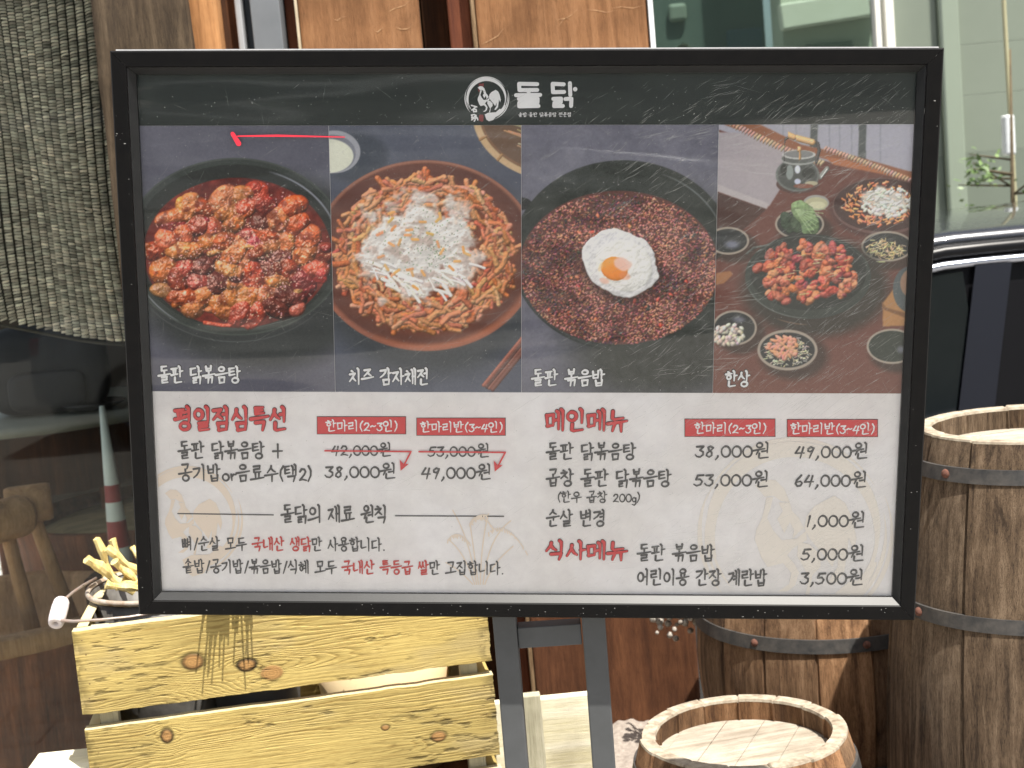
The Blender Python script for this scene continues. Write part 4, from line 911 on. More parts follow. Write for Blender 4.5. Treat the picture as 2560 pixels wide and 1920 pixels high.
fpart('plank', m_plank, X(1029.5), X(1400), 2.795, 2.85, 1.302, 2.6, 0.006); fpart('lower_plank', m_plankl, X(1029.5), X(1404), 2.795, 2.85, 0, 1.298, 0.006)
fpart('corner_trim', m_whitep, X(1401), X(1412), 2.79, 2.93, 1.302, 2.6, 0.001)
fpart('back_wall', m_blackin, X(478), X(1411), 2.94, 3.0, 0, 2.6, 0)
# nail holes and rough spots of the planks
rg = MB(); random.seed(8)
for k in range(16):
    x = random.choice((random.uniform(X(660), X(890)), random.uniform(X(1050), X(1380)))); z = random.uniform(0.6, 2.1); y = (2.7995 if x < X(950) else 2.7945) - WY; r = random.uniform(0.0018, 0.0045)
    rg.add([(x + r * math.cos(i * 1.05) * random.uniform(0.6, 1.2), y, z + r * math.sin(i * 1.05) * random.uniform(0.7, 1.7)) for i in range(6)], [range(6)])
sp = MB()
for k in range(36):
    x = random.choice((random.uniform(X(665), X(885)), random.uniform(X(1045), X(1380)))); z = random.choice((random.uniform(1.74, 1.99), random.uniform(1.74, 1.99), random.uniform(0.6, 1.2))); y = (2.7992 if x < X(950) else 2.7942) - WY; ln = random.uniform(0.006, 0.032); a = random.gauss(0.12, 0.25); w_ = random.uniform(0.0004, 0.0011)
    pts = [(t, 0.003 * math.sin(t * 3.0 + k)) for t in (-1, -0.4, 0.3, 1)]; c_, n_ = math.cos(a), math.sin(a); up = []
    for (t, h_), ww in zip(pts, (0.1, 1.0, 0.8, 0.1)): up.append((t * ln, h_, ww * w_))
    f = lambda u, v: (x + u * c_ - v * n_, z + u * n_ + v * c_)
    ring = [f(u, h_ + ww) for u, h_, ww in up] + [f(u, h_ - ww) for u, h_, ww in up[::-1]]
    sp.add([(px_, y, pz_) for px_, pz_ in ring], [range(8)])
tag(sp.build('torn_fibres', plain('torn_fibre', L4(122, 80, 48), L4(206, 166, 122), bmp=0, scale=160), facade), kind='stuff')
tag(rg.build('nail_holes', plain('hole_dark', L4(52, 34, 22), bmp=0), facade), kind='stuff')
# shop window at the left with its room
m_glassL = pane('shop_glass', (0.93, 0.96, 0.94, 1), 0.0, dirt=0.002, dirtcol=(0.5, 0.5, 0.46, 1), wave=0.03, wscale=2, ior=1.28)
win = fpart('window_pane', m_glassL, X(-420), X(222), 2.80, 2.806, 0.0, 2.6, 0)
rb = MB(); xa, xb = X(-900), X(478)
rb.box(xa, xb, 4.7 - WY, 4.75 - WY, 0, 2.6).box(xb - 0.002, xb + 0.003, 0.135, 1.95, 0, 2.6).box(xa, xb, 0.0, 1.95, 2.6, 2.65)
rb.build('room_walls', m_blackin, facade)
fpart('roof_slab', m_plankd, xa - 0.1, X(1411), 2.80, 4.9, 2.66, 2.9, 0.01)

# woven reed blind hanging behind the glass: every reed a small bent strip
def blind():
    random.seed(31); Yb = 2.90; x0, x1 = X(-120, 50, Yb), X(262, 50, Yb); cw, rh = 0.0170, 0.0062
    vs, fs, cols = [], [], []
    n_c = int((x1 - x0) / cw); colg = [random.uniform(0.82, 1.12) for _ in range(n_c)]; ZH0, ZH1 = at(-120, 694, Yb).z, at(262, 740, Yb).z
    for c in range(n_c):
        xl = x0 + c * cw; ph = random.uniform(0, 6.28)
        t = (xl - x0) / (x1 - x0); zb = ZH0 + (ZH1 - ZH0) * t - 0.012 * math.sin(3 * t)
        z = zb + rh * int((2.32 - zb) / rh)
        while z > zb - 0.001:
            y = 0.028 * math.sin(xl * 17 + 0.8 * math.sin(z * 3)) + 0.010 * math.sin(z * 9 + xl * 21); dx = 0.006 * math.sin(z * 6 + 1.5) + 0.02 * (2.0 - z) * (1 if xl < -0.9 else 0.4)
            tl = random.gauss(0, 0.0007) + 0.0016 * math.sin(z * 5 + xl * 11); hh = rh * random.uniform(0.62, 0.86)
            g = random.choice((1, 1, 0.9, 0.6, 1.3)) * random.uniform(0.7, 1.25) * colg[c]; warm = random.uniform(0.97, 1.06)
            b = len(vs)
            for i, (fx, by) in enumerate(((0.07, 0.0045), (0.3, -0.0008), (0.7, -0.0008), (0.91, 0.0045))):
                zz = z + tl * (fx - 0.5) * 2
                vs += [(xl + dx + fx * cw, Yb + y + by + 0.0016, zz), (xl + dx + fx * cw, Yb + y + by - 0.0006, zz - hh / 2), (xl + dx + fx * cw, Yb + y + by - 0.0010, zz - hh)]
                cols += [(0.76 * g * warm, 0.66 * g, 0.52 * g)] * 3
            for i in range(3):
                for q in range(2): fs.append((b + i * 3 + q, b + i * 3 + q + 1, b + i * 3 + q + 4, b + i * 3 + q + 3))
            z -= rh
    me = bpy.data.meshes.new('reed_blind'); me.from_pydata(vs, [], fs); me.polygons.foreach_set('use_smooth', [True] * len(fs))
    ca = me.color_attributes.new('print', 'FLOAT_COLOR', 'POINT'); ca.data.foreach_set('color', np.concatenate([np.array(cols), np.ones((len(cols), 1))], 1).reshape(-1).astype(np.float32))
    me.materials.append(attr_mat('reed', 'print', 0.8, 0.2)); o = bpy.data.objects.new('reed_blind', me); COL.objects.link(o)
    tag(o, 'grey brown woven reed blind hanging behind the shop window', 'blind')
    bk = MB()
    nx, nz_ = 30, 20; P = []
    for j in range(nz_ + 1):
        for i in range(nx + 1):
            t = i / nx; xl = x0 + (x1 - x0) * t; zb = 0.006 + ZH0 + (ZH1 - ZH0) * t - 0.012 * math.sin(3 * t); z = zb + (2.32 - zb) * j / nz_
            P.append((xl, Yb + 0.010 + 0.028 * math.sin(xl * 17 + 0.8 * math.sin(z * 3)) + 0.010 * math.sin(z * 9 + xl * 21), z))
    bk.add(P, [(j * (nx + 1) + i, j * (nx + 1) + i + 1, (j + 1) * (nx + 1) + i + 1, (j + 1) * (nx + 1) + i) for j in range(nz_) for i in range(nx)], True).build('dark_backing', plain('blind_backing', L4(40, 35, 28), L4(52, 46, 36), 0.9, 30), o)  # dark sheet added behind the reeds so their gaps read as shade
    hb = MB(); hb.tube([(x0 + (x1 - x0) * t, Yb + 0.002 + 0.028 * math.sin((x0 + (x1 - x0) * t) * 17 + 0.8 * math.sin(ZH0 * 3)) + 0.010 * math.sin(ZH0 * 9 + (x0 + (x1 - x0) * t) * 21), ZH0 + (ZH1 - ZH0) * t - 0.012 * math.sin(3 * t) - 0.010) for t in np.linspace(0, 1, 40)], 0.0035, 6)
    hb.build('hem_cord', plain('dark_cord', L4(60, 52, 42), bmp=0), o)
blind()

# ------------------------------------------------------------ behind the glass: table, bag, cone, mortar with mallets, basket
m_bag = plain('black_nylon', L4(30, 31, 36), L4(40, 41, 46), 0.7, 25, 0, 0.2)
m_tabletop = plain('grey_table_top', L4(120, 122, 110), L4(140, 142, 130), 0.5, 8, 0, 0.03)
m_brownd = wood('old_brown_wood', L4(164, 104, 70), L4(130, 80, 52), L4(88, 56, 38), 'Z', 0.9, 0.65, 0.5, None, 0.4)
m_mallet = wood('mallet_wood', L4(214, 170, 124), L4(186, 144, 102), L4(146, 108, 74), 'Z', 0.9, 0.7, 0.3, None, 0.3)
ct = at(90, 880, 4.2); tb = empty('round_table', (ct.x, ct.y, 0), 0, 'round table with a grey top behind the shop window', 'table')
MB().lathe([(0.02, ct.z - 0.03), (0.42, ct.z - 0.03), (0.43, ct.z - 0.015), (0.42, ct.z), (0.0, ct.z)], 48, True, False).build('table_top', m_tabletop, tb)
MB().lathe([(0.39, ct.z - 0.20), (0.39, ct.z - 0.031)], 48).build('apron', m_plankd, tb)
for k in range(4):
    a = 0.8 + k * 1.571; MB().lathe([(0.025, 0), (0.03, ct.z - 0.19)], 12, True, True, True, Matrix.Translation((0.33 * math.cos(a), 0.33 * math.sin(a), 0))).build('leg', m_brownd, tb)
bc = at(112, 850, 4.06); bag = empty('black_bag', (bc.x, bc.y, ct.z + 0.001), 0.2, 'black backpack standing on the round table behind the glass', 'bag')
def puffy(hx, hy, hz, n=18, e=0.45):
    b = MB(); vs = []
    for j in range(n + 1):
        ph = -math.pi / 2 + math.pi * j / n
        for i in range(n * 2):
            th = math.pi * i / n; s = lambda v: math.copysign(abs(v) ** e, v)
            vs.append((hx * s(math.cos(ph)) * s(math.cos(th)), hy * s(math.cos(ph)) * s(math.sin(th)), hz * (s(math.sin(ph)) + 1)))
    m = n * 2; return b.add(vs, [(j * m + i, j * m + (i + 1) % m, (j + 1) * m + (i + 1) % m, (j + 1) * m + i) for j in range(n) for i in range(m)], True)
bm_ = puffy(0.165, 0.095, 0.125); bm_.build('bag_body', m_bag, bag)
pk = puffy(0.105, 0.035, 0.055); pk.v = [(x, y - 0.085, z + 0.015) for x, y, z in pk.v]; pk.build('front_pocket', m_bag, bag)
MB().tube([(-0.05, 0, 0.22), (-0.045, 0, 0.265), (0, 0, 0.28), (0.045, 0, 0.265), (0.05, 0, 0.22)], 0.008).build('carry_handle', m_bag, bag)
MB().box(-0.07, 0.035, -0.0935, -0.088, 0.125, 0.165, 0.002).build('pocket_flap', plain('khaki_flap', L4(150, 146, 110), L4(160, 140, 110), 0.8, 60), bag)
dish = at(198, 850, 4.0); dp = MB().lathe([(0.0, 0.004), (0.055, 0.004), (0.088, 0.020), (0.092, 0.022), (0.088, 0.026), (0.05, 0.010), (0, 0.010)], 40).build('dark_dish', plain('dark_glaze', L4(34, 32, 32), rough=0.25, bmp=0), None, (dish.x, 4.0, ct.z + 0.001))
tag(dp, 'flat dark dish beside the backpack on the round table', 'dish')
c0 = at(262, 1213, 3.12); cone = empty('reflected_cone', (c0.x, 3.12, c0.z), 0, 'white and red striped cone added behind the window for a street reflection next to the timber post', 'traffic cone')  # added cone, stands behind the glass in place of a reflection
hc = (at(264, 873, 3.12).z - c0.z)
m_cw = plain('cone_white', L4(214, 220, 212), L4(196, 202, 198), 0.5, 20); m_cr = plain('cone_red', L4(150, 52, 52), L4(132, 46, 48), 0.5, 20)
def cone_r(t): return 0.020 * (1 - t) + 0.006
for i, (t0, t1) in enumerate(((0, 0.10), (0.10, 0.27), (0.27, 0.39), (0.39, 0.50), (0.50, 1.0))):
    MB().lathe([(cone_r(t0), hc * t0), (cone_r(t1), hc * t1)], 32, False, t1 == 1.0).build('stripe' if i != 4 else 'cone_tip', m_cr if i in (1, 3) else m_cw, cone)
MB().box(-0.035, 0.035, -0.035, 0.035, -0.02, 0.0, 0.004).build('cone_foot', m_cr, cone)
st_ = MB().box(-0.07, 0.12, -0.08, 0.08, 0, c0.z - 0.0205, 0.004).build('wooden_block', m_plankd, None, (c0.x, 3.14, 0)); tag(st_, 'dark wooden block carrying the striped cone behind the glass', 'block')
# mortar tub and mallets
tc = at(10, 1388, 2.97); tub = empty('wooden_mortar', (at(10, 1388, 3.30).x, 3.30, 0), 0, 'big dark wooden mortar tub behind the glass at the lower left', 'mortar')
rt = 0.335
MB().lathe([(rt * 0.80, 0), (rt * 0.9, tc.z * 0.35), (rt * 0.965, tc.z - 0.045)], 56, True).build('tub_body', m_brownd, tub)
MB().lathe([(rt * 0.965, tc.z - 0.045), (rt * 1.0, tc.z - 0.04), (rt * 1.0, tc.z - 0.004), (rt * 0.985, tc.z), (rt * 0.86, tc.z), (rt * 0.84, tc.z - 0.01), (rt * 0.7, tc.z - 0.30), (0.0, tc.z - 0.34)], 56).build('tub_rim', m_mallet, tub)
def mallet(hx, hy, Yh, bx, by, Yb_, hl, hr, rz, label):
    p0 = at(bx, by, Yb_); p1 = at(hx, hy, Yh); o = empty('wooden_mallet', p0, 0, label, 'mallet', 'rice cake mallets in the mortar')
    d = p1 - p0
    MB().tube([(0, 0, 0), d * 0.5, d], [0.019, 0.017, 0.015], 12).build('handle', m_mallet, o)
    M = Matrix.Translation(d) @ Matrix.Rotation(rz, 4, 'Z') @ Matrix.Rotation(math.pi / 2, 4, 'Y') @ Matrix.Translation((0, 0, -hl / 2))
    MB().lathe([(hr * 0.92, 0), (hr, 0.01), (hr, hl - 0.01), (hr * 0.92, hl)], 24, True, True, True, M).build('mallet_head', m_mallet, o)
mallet(62, 1088, 3.20, 178, 1400, 3.25, 0.10, 0.043, 0.3, 'wooden mallet standing head up in the mortar, the taller of the two')
mallet(8, 1124, 3.12, 84, 1410, 3.16, 0.11, 0.047, 1.0, 'thick handled wooden mallet leaning in the mortar, the shorter and nearer of the two')
bk0 = at(330, 1090, 3.92); bas = empty('straw_basket', (bk0.x, bk0.y, 0), 0, 'wide straw filled wooden tub half hidden by the timber post', 'basket')
zr = bk0.z
MB().lathe([(0.30, 0), (0.36, zr - 0.06), (0.37, zr), (0.35, zr + 0.004), (0.335, zr - 0.03)], 56).build('basket_wall', m_brownd, bas)
MB().lathe([(0.34, zr - 0.05), (0.25, zr - 0.015), (0.0, zr + 0.01)], 56).build('straw_fill', wood('straw', L4(176, 160, 124), L4(150, 134, 100), L4(112, 98, 72), 'X', 2.5, 0.9, 0.8), bas)

# ------------------------------------------------------------ pale pine crate under the board
def grain(L_, H_, res, seed, knots, tight=0.0042, tone=1.0):
    w, h = int(L_ / res) + 1, int(H_ / res) + 1; x = np.linspace(0, L_, w)[None]; y = np.linspace(0, H_, h)[:, None]
    n1 = vnoise(h, w, 60, 3, seed, 5.0, 0.7); n2 = vnoise(h, w, 26, 4, seed + 1, 6.0, 0.35)
    c = y + 0.020 * (n1 - 0.5) + 0.012 * (n2 - 0.5) + 0.03 * np.sin(x * 4 + seed) * 0.35 + 0 * x; ringf = np.zeros((h, w)); dk = np.zeros((h, w)); core = np.zeros((h, w))
    for kx, ky, r, el, dark in knots:
        dx = (x - kx) / el; dy = y - ky; d = np.sqrt(dx * dx + dy * dy) * (1 + 0.25 * (n2 - 0.5))
        push = r * 1.5 * np.exp(-(dx / (2.3 * r)) ** 2) * np.exp(-np.clip(np.abs(dy) - r * 0.4, 0, 9) / (2.2 * r)); c = c - np.tanh(dy / (r * 0.35)) * push
        m = sstep(r * 1.15, r * 0.85, d); ringf = np.maximum(ringf, m * (0.5 + 0.5 * np.sin(d / r * 22))); dk = np.maximum(dk, dark * np.exp(-((d - r) / (r * 0.28)) ** 2)); core = np.maximum(core, m)
    var = 0.55 + 0.5 * vnoise(1, w, 8, 1, seed + 3).mean() + 1.9 * vnoise(h, w, 46, 2, seed + 4, 7.0, 1.3) ** 1.6
    t = c / (tight * var); fr_ = t - np.floor(t); late = np.where(fr_ < 0.8, (fr_ / 0.8) ** 2.6, 1 - (fr_ - 0.8) / 0.2)
    clear = 0.25 + 0.95 * sstep(0.35, 0.66, vnoise(h, w, 34, 3, seed + 13, 6.0, 1.2))
    late = late * clear * (1 - core) + ringf * 0.18 * core
    fib = vnoise(h, w, 7, 3, seed + 5, 9.0, 0.2); spk = vnoise(h, w, 3, 2, seed + 15, 2.5, 0.6); blot = vnoise(h, w, 110, 4, seed + 6, 1.5, 0.7); torn = sstep(0.56, 0.74, vnoise(h, w, 12, 4, seed + 7, 2.6, 0.45)) * sstep(0.46, 0.62, vnoise(h, w, 90, 3, seed + 8))
    grey = sstep(0.5, 0.75, vnoise(h, w, 70, 4, seed + 17, 2.2, 0.8))[..., None]
    lt, dkc = np.array([0.435, 0.332, 0.115]), np.array([0.225, 0.145, 0.038]); k = np.clip(late * 0.44 + (fib - 0.5) * 0.95 + (spk - 0.5) * 0.5 + 0.06, 0, 1)[..., None]
    col = (lt * (1 - k) + dkc * k) * (0.70 + 0.55 * blot)[..., None] * tone; col = col * (1 - 0.35 * grey) + np.array([0.30, 0.25, 0.15]) * 0.35 * grey
    col = col * (1 - core[..., None] * 0.75) + np.array([0.32, 0.150, 0.055]) * core[..., None] * 0.75 * (0.85 + 0.3 * ringf[..., None])
    ends = (np.exp(-((x - 0.0) / 0.012) ** 2) + np.exp(-((x - L_) / 0.015) ** 2)) * sstep(0.4, 0.6, vnoise(h, w, 10, 3, seed + 19))
    col = col * (1 - np.clip(dk, 0, 1)[..., None] * 0.88) * (1 - 0.55 * torn[..., None]) * (1 - 0.45 * ends[..., None])
    rel = -late * 0.0006 - torn * 0.0016 * fib - dk * 0.0012 + (fib - 0.5) * 0.0006 + core * 0.0006
    return col, rel, w, h
m_crate = attr_mat('pine_slat', 'print', 0.62, 0.25, bmp=0.25)
def slat(parent, L_, H_, th, M, seed, knots, res=0.0009, tone=1.0, rag=0.0, top_lit=None):
    col, rel, w, h = grain(L_, H_, res, seed, knots, tone=tone)
    P = np.zeros((h + 4, w + 4, 3)); x = np.linspace(0, L_, w); z = np.linspace(0, -H_, h)
    rg = (vnoise(1, w, 40, 3, seed + 9)[0] - 0.5) * 0.0022; rb_ = (vnoise(1, w, 30, 4, seed + 10)[0] - 0.5) * 0.0028; re = (vnoise(h, 1, 9, 4, seed + 11)[:, 0] - 0.5) * (0.003 + rag)
    X_ = x[None] + np.zeros((h, 1)); X_ = X_ + re[:, None] * np.linspace(-0.2, 1, w)[None] ** 3
    Z_ = z[:, None] * (1 + 0 * x[None]); tt = np.linspace(0, 1, h)[:, None]; Z_ = Z_ + rg[None] * (1 - tt) ** 6 + rb_[None] * tt ** 6
    Pin = np.stack([X_, -rel, Z_], -1); ix = np.clip(np.arange(w + 4) - 2, 0, w - 1); iy = np.clip(np.arange(h + 4) - 2, 0, h - 1)
    P = Pin[iy][:, ix].copy(); C_ = col[iy][:, ix].copy()
    P[:2, :, 1] = th; P[-2:, :, 1] = th; P[:, :2, 1] = th; P[:, -2:, 1] = th
    P[1, 2:-2, 1] = 0.0012; P[-2, 2:-2, 1] = 0.0012; P[2:-2, 1, 1] = 0.0012; P[2:-2, -2, 1] = 0.0012
    P[1, 2:-2, 2] += 0.0008; P[0, :, 2] += 0.0008; P[-2, 2:-2, 2] -= 0.0006; P[-1, :, 2] -= 0.0006
    if top_lit is not None: C_[:2] = C_[:2] * 0.3 + np.array(top_lit) * 0.7  # sunlit look of the top edge painted into its colour
    hh, ww = P.shape[:2]; Pw = P.reshape(-1, 3); Mn = np.array(M); Pw = Pw @ Mn[:3, :3].T + Mn[:3, 3]
    return grid_obj('slat', Pw.reshape(hh, ww, 3), C_, m_crate, parent, False)
KS = 1.95 / 1.8
def atk(x, y, Y): return at(x, y, Y * KS)
FLc = atk(155, 1365, 1.8); CRZ = FLc.z; crate = empty('slatted_crate', (FLc.x, FLc.y, 0), math.atan2(0.075, 0.525), 'yellow pine slatted planter crate under the left half of the menu board', 'crate')
CL, CD, SHt, PIT = 0.580, 0.325, 0.1203, 0.143
KN = [[(0.146, 0.060, 0.0105, 1.25, 0.75), (0.214, 0.074, 0.008, 1.5, 1.0), (0.245, 0.088, 0.010, 1.5, 0.2), (0.44, 0.028, 0.003, 2.5, 0.6)], [(0.102, 0.022, 0.009, 0.8, 0.9), (0.385, 0.052, 0.0035, 1.6, 0.7), (0.455, 0.074, 0.007, 1.4, 0.6)], [(0.3, 0.05, 0.01, 1.3, 0.7)], [], [(0.2, 0.06, 0.009, 1.4, 0.7)], [], [], []]
for k in range(7):
    slat(crate, CL, SHt, 0.018, Matrix.Translation((0, 0, CRZ - k * PIT)), 40 + 7 * k, [(a_ * KS, b_ * KS, c_ * KS, d_, e_) for a_, b_, c_, d_, e_ in KN[k]], 0.0009 if k < 2 else 0.003, 1.0 if k == 0 else 0.92, 0.0005, (0.62, 0.55, 0.36))
    if k < 7:
        slat(crate, CL, SHt, 0.016, Matrix.Translation((0, CD, CRZ - k * PIT)), 140 + k, [], 0.004, 0.9)
        slat(crate, CD - 0.02, SHt, 0.016, Matrix.Translation((0.003, CD - 0.001, CRZ - k * PIT)) @ Matrix.Rotation(-math.pi / 2, 4, 'Z'), 240 + k, [], 0.003, 1.0, 0, (0.62, 0.55, 0.36))
        slat(crate, CD - 0.02, SHt, 0.016, Matrix.Translation((CL - 0.019, CD - 0.001, CRZ - k * PIT)) @ Matrix.Rotation(-math.pi / 2, 4, 'Z'), 340 + k, [], 0.004, 0.9)
m_pale = wood('pale_weathered_pine', L4(244, 242, 224), L4(234, 230, 204), L4(212, 206, 172), 'X', 0.8, 0.8, 0.4, None, 0.12)
m_paleZ = wood('pale_grey_pine', L4(206, 204, 184), L4(190, 188, 166), L4(166, 164, 142), 'Z', 0.8, 0.8, 0.5, None, 0.3)
for (x, y) in ((0.020, 0.019), (CL - 0.045, 0.019), (0.020, CD - 0.026), (CL - 0.045, CD - 0.026)):
    MB().box(x, x + 0.025, y, y + 0.024, 0, CRZ - 0.004, 0.001).build('corner_post', m_paleZ, crate)
SHZ = CRZ - 0.325
MB().box(0.02, CL - 0.02, 0.0185, CD - 0.003, SHZ - 0.012, SHZ, 0.001).build('shelf', m_plankd, crate)
nl = MB()
for k in (0, 1):
    for x in (0.012, CL - 0.014):
        for q in range(5):
            zc = CRZ - k * PIT - 0.014 - q * 0.021; nl.lathe([(0.0014, 0), (0.0011, 0.0006)], 8, False, True, False, Matrix.Translation((x + (q % 2) * 0.003, 0.0006, zc)) @ Matrix.Rotation(math.pi / 2, 4, 'X'))
nl.build('staples', plain('rusty_staple', L4(120, 100, 70), bmp=0, metal=0.5), crate)

# bucket with its bail, sticks inside
m_zinc = plain('old_zinc', L4(118, 116, 112), L4(70, 66, 62), 0.55, 22, 0.35, 0.2)
m_rimz = plain('rusty_rim', L4(196, 190, 180), L4(140, 112, 84), 0.6, 60, 0.2, 0.3)
rc = atk(364, 1252, 1.985); BR = 0.112 * KS; buck = empty('zinc_bucket', (rc.x, rc.y, SHZ + 0.0005), 0, 'old zinc bucket with a wire handle and white grip standing in the pine crate', 'bucket')
hz = rc.z - SHZ - 0.0005
MB().lathe([(0.0, 0.004), (BR * 0.72, 0.0), (BR * 0.97, hz - 0.006), (BR * 0.95, hz - 0.006), (BR * 0.70, 0.01), (0.0, 0.012)], 56).build('bucket_body', m_zinc, buck)
MB().lathe([(BR * 0.965, hz - 0.007), (BR * 1.0, hz - 0.007), (BR * 1.018, hz - 0.003), (BR * 1.005, hz + 0.001), (BR * 0.975, hz + 0.001), (BR * 0.962, hz - 0.003)], 56).build('rolled_rim', m_rimz, buck)
W0 = Vector((rc.x, rc.y, SHZ + 0.0005))
bp = [atk(207, 1249, 2.0), atk(180, 1264, 1.95), atk(158, 1279, 1.91), atk(137, 1297, 1.88), atk(124, 1325, 1.855), atk(130, 1340, 1.845), atk(160, 1342, 1.84), atk(216, 1339, 1.84), atk(280, 1333, 1.845), atk(339, 1323, 1.855), atk(420, 1300, 1.88), atk(500, 1262, 1.94)]
MB().tube([p - W0 for p in bp], 0.0022, 8).build('wire_bail', plain('galvanised_wire', L4(150, 148, 144), L4(176, 150, 136), 0.4, 60, 0.5), buck)
g0, g1 = atk(134, 1297, 1.882), atk(120, 1348, 1.845); gd = (g1 - g0).normalized(); gq = gd.to_track_quat('Z', 'X').to_matrix().to_4x4(); gl_ = (g1 - g0).length
MB().lathe([(0.0035, 0.0), (0.0095, 0.0005), (0.0112, 0.004), (0.0120, gl_ * 0.3), (0.0120, gl_ * 0.7), (0.0112, gl_ - 0.004), (0.0100, gl_), (0.0035, gl_ - 0.001), (0.0035, gl_ * 0.6)], 28, False, False, True, Matrix.Translation(g0 - W0) @ gq).build('handle_grip', plain('white_painted_grip', L4(222, 214, 214), L4(196, 186, 184), 0.7, 90, 0, 0.4), buck)
m_stick = wood('split_stick', L4(242, 232, 180), L4(234, 214, 146), L4(206, 176, 104), 'Z', 2.0, 0.7, 0.6, None, 0.25)
sticks = [(p_, q_, a_, b_, r_ * 0.82) for p_, q_, a_, b_, r_ in [((210, 1163), (237, 1240), 1.99, 2.0, 0.0085), ((241, 1165), (280, 1245), 2.03, 2.03, 0.007), ((189, 1206), (262, 1262), 1.93, 1.96, 0.0105), ((231, 1186), (318, 1248), 1.97, 1.99, 0.0085), ((246, 1212), (300, 1262), 1.93, 1.95, 0.008), ((250, 1268), (312, 1258), 1.92, 1.94, 0.008), ((228, 1262), (310, 1274), 1.915, 1.93, 0.008), ((262, 1252), (330, 1270), 1.945, 1.95, 0.009), ((286, 1180), (322, 1240), 2.02, 2.01, 0.007)]]
SLAB = ['pale upright stick nearest the left rim of the bucket', 'thin pale upright stick at the back of the bucket', 'thick yellow stick leaning out over the left rim of the bucket', 'long yellow stick slanting down to the right across the bucket', 'short stick just behind the thick leaning one in the bucket', 'stick lying flat on top of the pile in the bucket', 'lowest flat stick along the front rim of the bucket', 'flat stick in the middle of the bucket behind the front ones', 'stick at the right of the bucket, mostly hidden by the frame']
random.seed(17)
for (p, q, ya, yb, r), lb in zip(sticks, SLAB):
    A_, B_ = atk(*p, ya), atk(*q, yb); d = (B_ - A_); b = MB(); D = d * 1.35
    m_ = 9; sd_ = random.random() * 9
    b.tube([D * (i / (m_ - 1.0)) + Vector((math.sin(i * 1.3 + sd_), 0, math.cos(i * 1.1 + sd_))) * r * 0.16 for i in range(m_)], [r * (0.82 + 0.2 * math.sin(i * 1.7 + sd_) + (0.12 if i == 0 else 0)) for i in range(m_)], 9, False)
    b.v = [tuple(Vector(v_) + Vector((random.uniform(-1, 1), random.uniform(-1, 1), random.uniform(-1, 1))) * r * 0.10) for v_ in b.v]
    o = b.build('split_stick', m_stick, None, A_); tag(o, lb, 'stick', 'split sticks in the bucket')
# pot and dry grass inside the crate
pc = atk(830, 1470, 2.03); pot = empty('cream_pot', (pc.x, pc.y, SHZ + 0.0005), 0, 'cream and red plant pot seen through the gap of the pine crate', 'plant pot')
MB().lathe([(0.0, 0.0), (0.062, 0.0), (0.085, 0.165), (0.08, 0.165), (0.06, 0.01)], 48).build('pot_body', plain('cream_glaze', L4(232, 214, 170), L4(224, 190, 150), 0.4, 6, 0, 0), pot)
MB().lathe([(0.085, 0.1655), (0.092, 0.168), (0.092, 0.195), (0.086, 0.195), (0.084, 0.168)], 48).build('pot_rim', plain('red_glaze', L4(206, 74, 60), L4(190, 60, 52), 0.4, 6, 0, 0), pot)
MB().lathe([(0.0, 0.168), (0.083, 0.168)], 32).build('soil', m_brownd, pot)
pot.scale = (1.35, 1.35, 1.42)
gr = empty('grass_plant', (atk(535, 1300, 1.92).x, 1.92 * KS, SHZ + 0.0005), 0, 'green grass plant in the pine crate, its blades hanging over the front slat', 'plant')
gb = MB(); random.seed(19); gx0 = gr.location.x
MB().lathe([(0.0, 0.0), (0.05, 0.0), (0.07, 0.27), (0.066, 0.27), (0.045, 0.02)], 32).build('grass_pot', plain('dark_plastic', L4(40, 42, 44), bmp=0), gr)
GW = Vector(gr.location)
for k in range(64):
    fx = random.gauss(478, 14) if k < 36 else random.uniform(440, 560)
    if k < 36: dd, dz_ = random.uniform(0.008, 0.026), random.uniform(0.002, 0.030)
    else: dd, dz_ = random.uniform(0.016, 0.050), random.uniform(0.004, 0.030)
    t_ = atk(fx, 1318, 1.8); fy = FLc.y + (t_.x - FLc.x) * math.tan(crate.rotation_euler.z)
    tip = Vector((t_.x, fy - dd, t_.z + dz_)) - GW; base = Vector((random.uniform(-0.03, 0.03), random.uniform(-0.03, 0.03), 0.26)); top_ = base.lerp(tip, 0.62); top_.z = max(tip.z, base.z) + random.uniform(0.05, 0.12)
    pts = [base * (1 - t) ** 2 + top_ * 2 * t * (1 - t) + tip * t * t for t in np.linspace(0, 1, 9)]; fat = 0.0042 if k < 22 else 0.0022
    gb.tube(pts, [fat * (1 - 0.6 * t) + 0.0003 for t in np.linspace(0, 1, 9)], 5, True, False)
gb.build('grass_blades', plain('grass_green', (0.10, 0.22, 0.05, 1), (0.16, 0.30, 0.08, 1), 0.6, 40), gr)

# pale box behind the left leg, pale stool at the far left
def pbox():
    a = at(1167, 1511, 2.24); b = at(1300, 1500, 2.24); c = at(1060, 1520, 2.24); zt = a.z; o = empty('pale_planter', (c.x, 2.24, 0), 0.03, 'low pale planter box of bleached boards behind the steel legs of the board', 'planter')
    L_ = b.x - c.x; x1 = a.x - c.x; x0 = at(1121, 1500, 2.22).x - c.x
    for k in range(4):
        z1 = zt - 0.012 - k * 0.178 if k else zt; z0 = zt - 0.175 - k * 0.178
        MB().box(0, L_, 0, 0.018, max(z0, 0.02), z1 - (0 if k == 0 else 0.0), 0.002).build('board', m_pale, o)
    MB().box(0, L_, 0.075, 0.09, 0.02, zt - 0.03, 0.002).build('back_board', m_pale, o)
    MB().box(x0, x1, -0.021, -0.0005, 0.0, zt + 0.014, 0.002).build('corner_post', m_paleZ, o)
pbox()
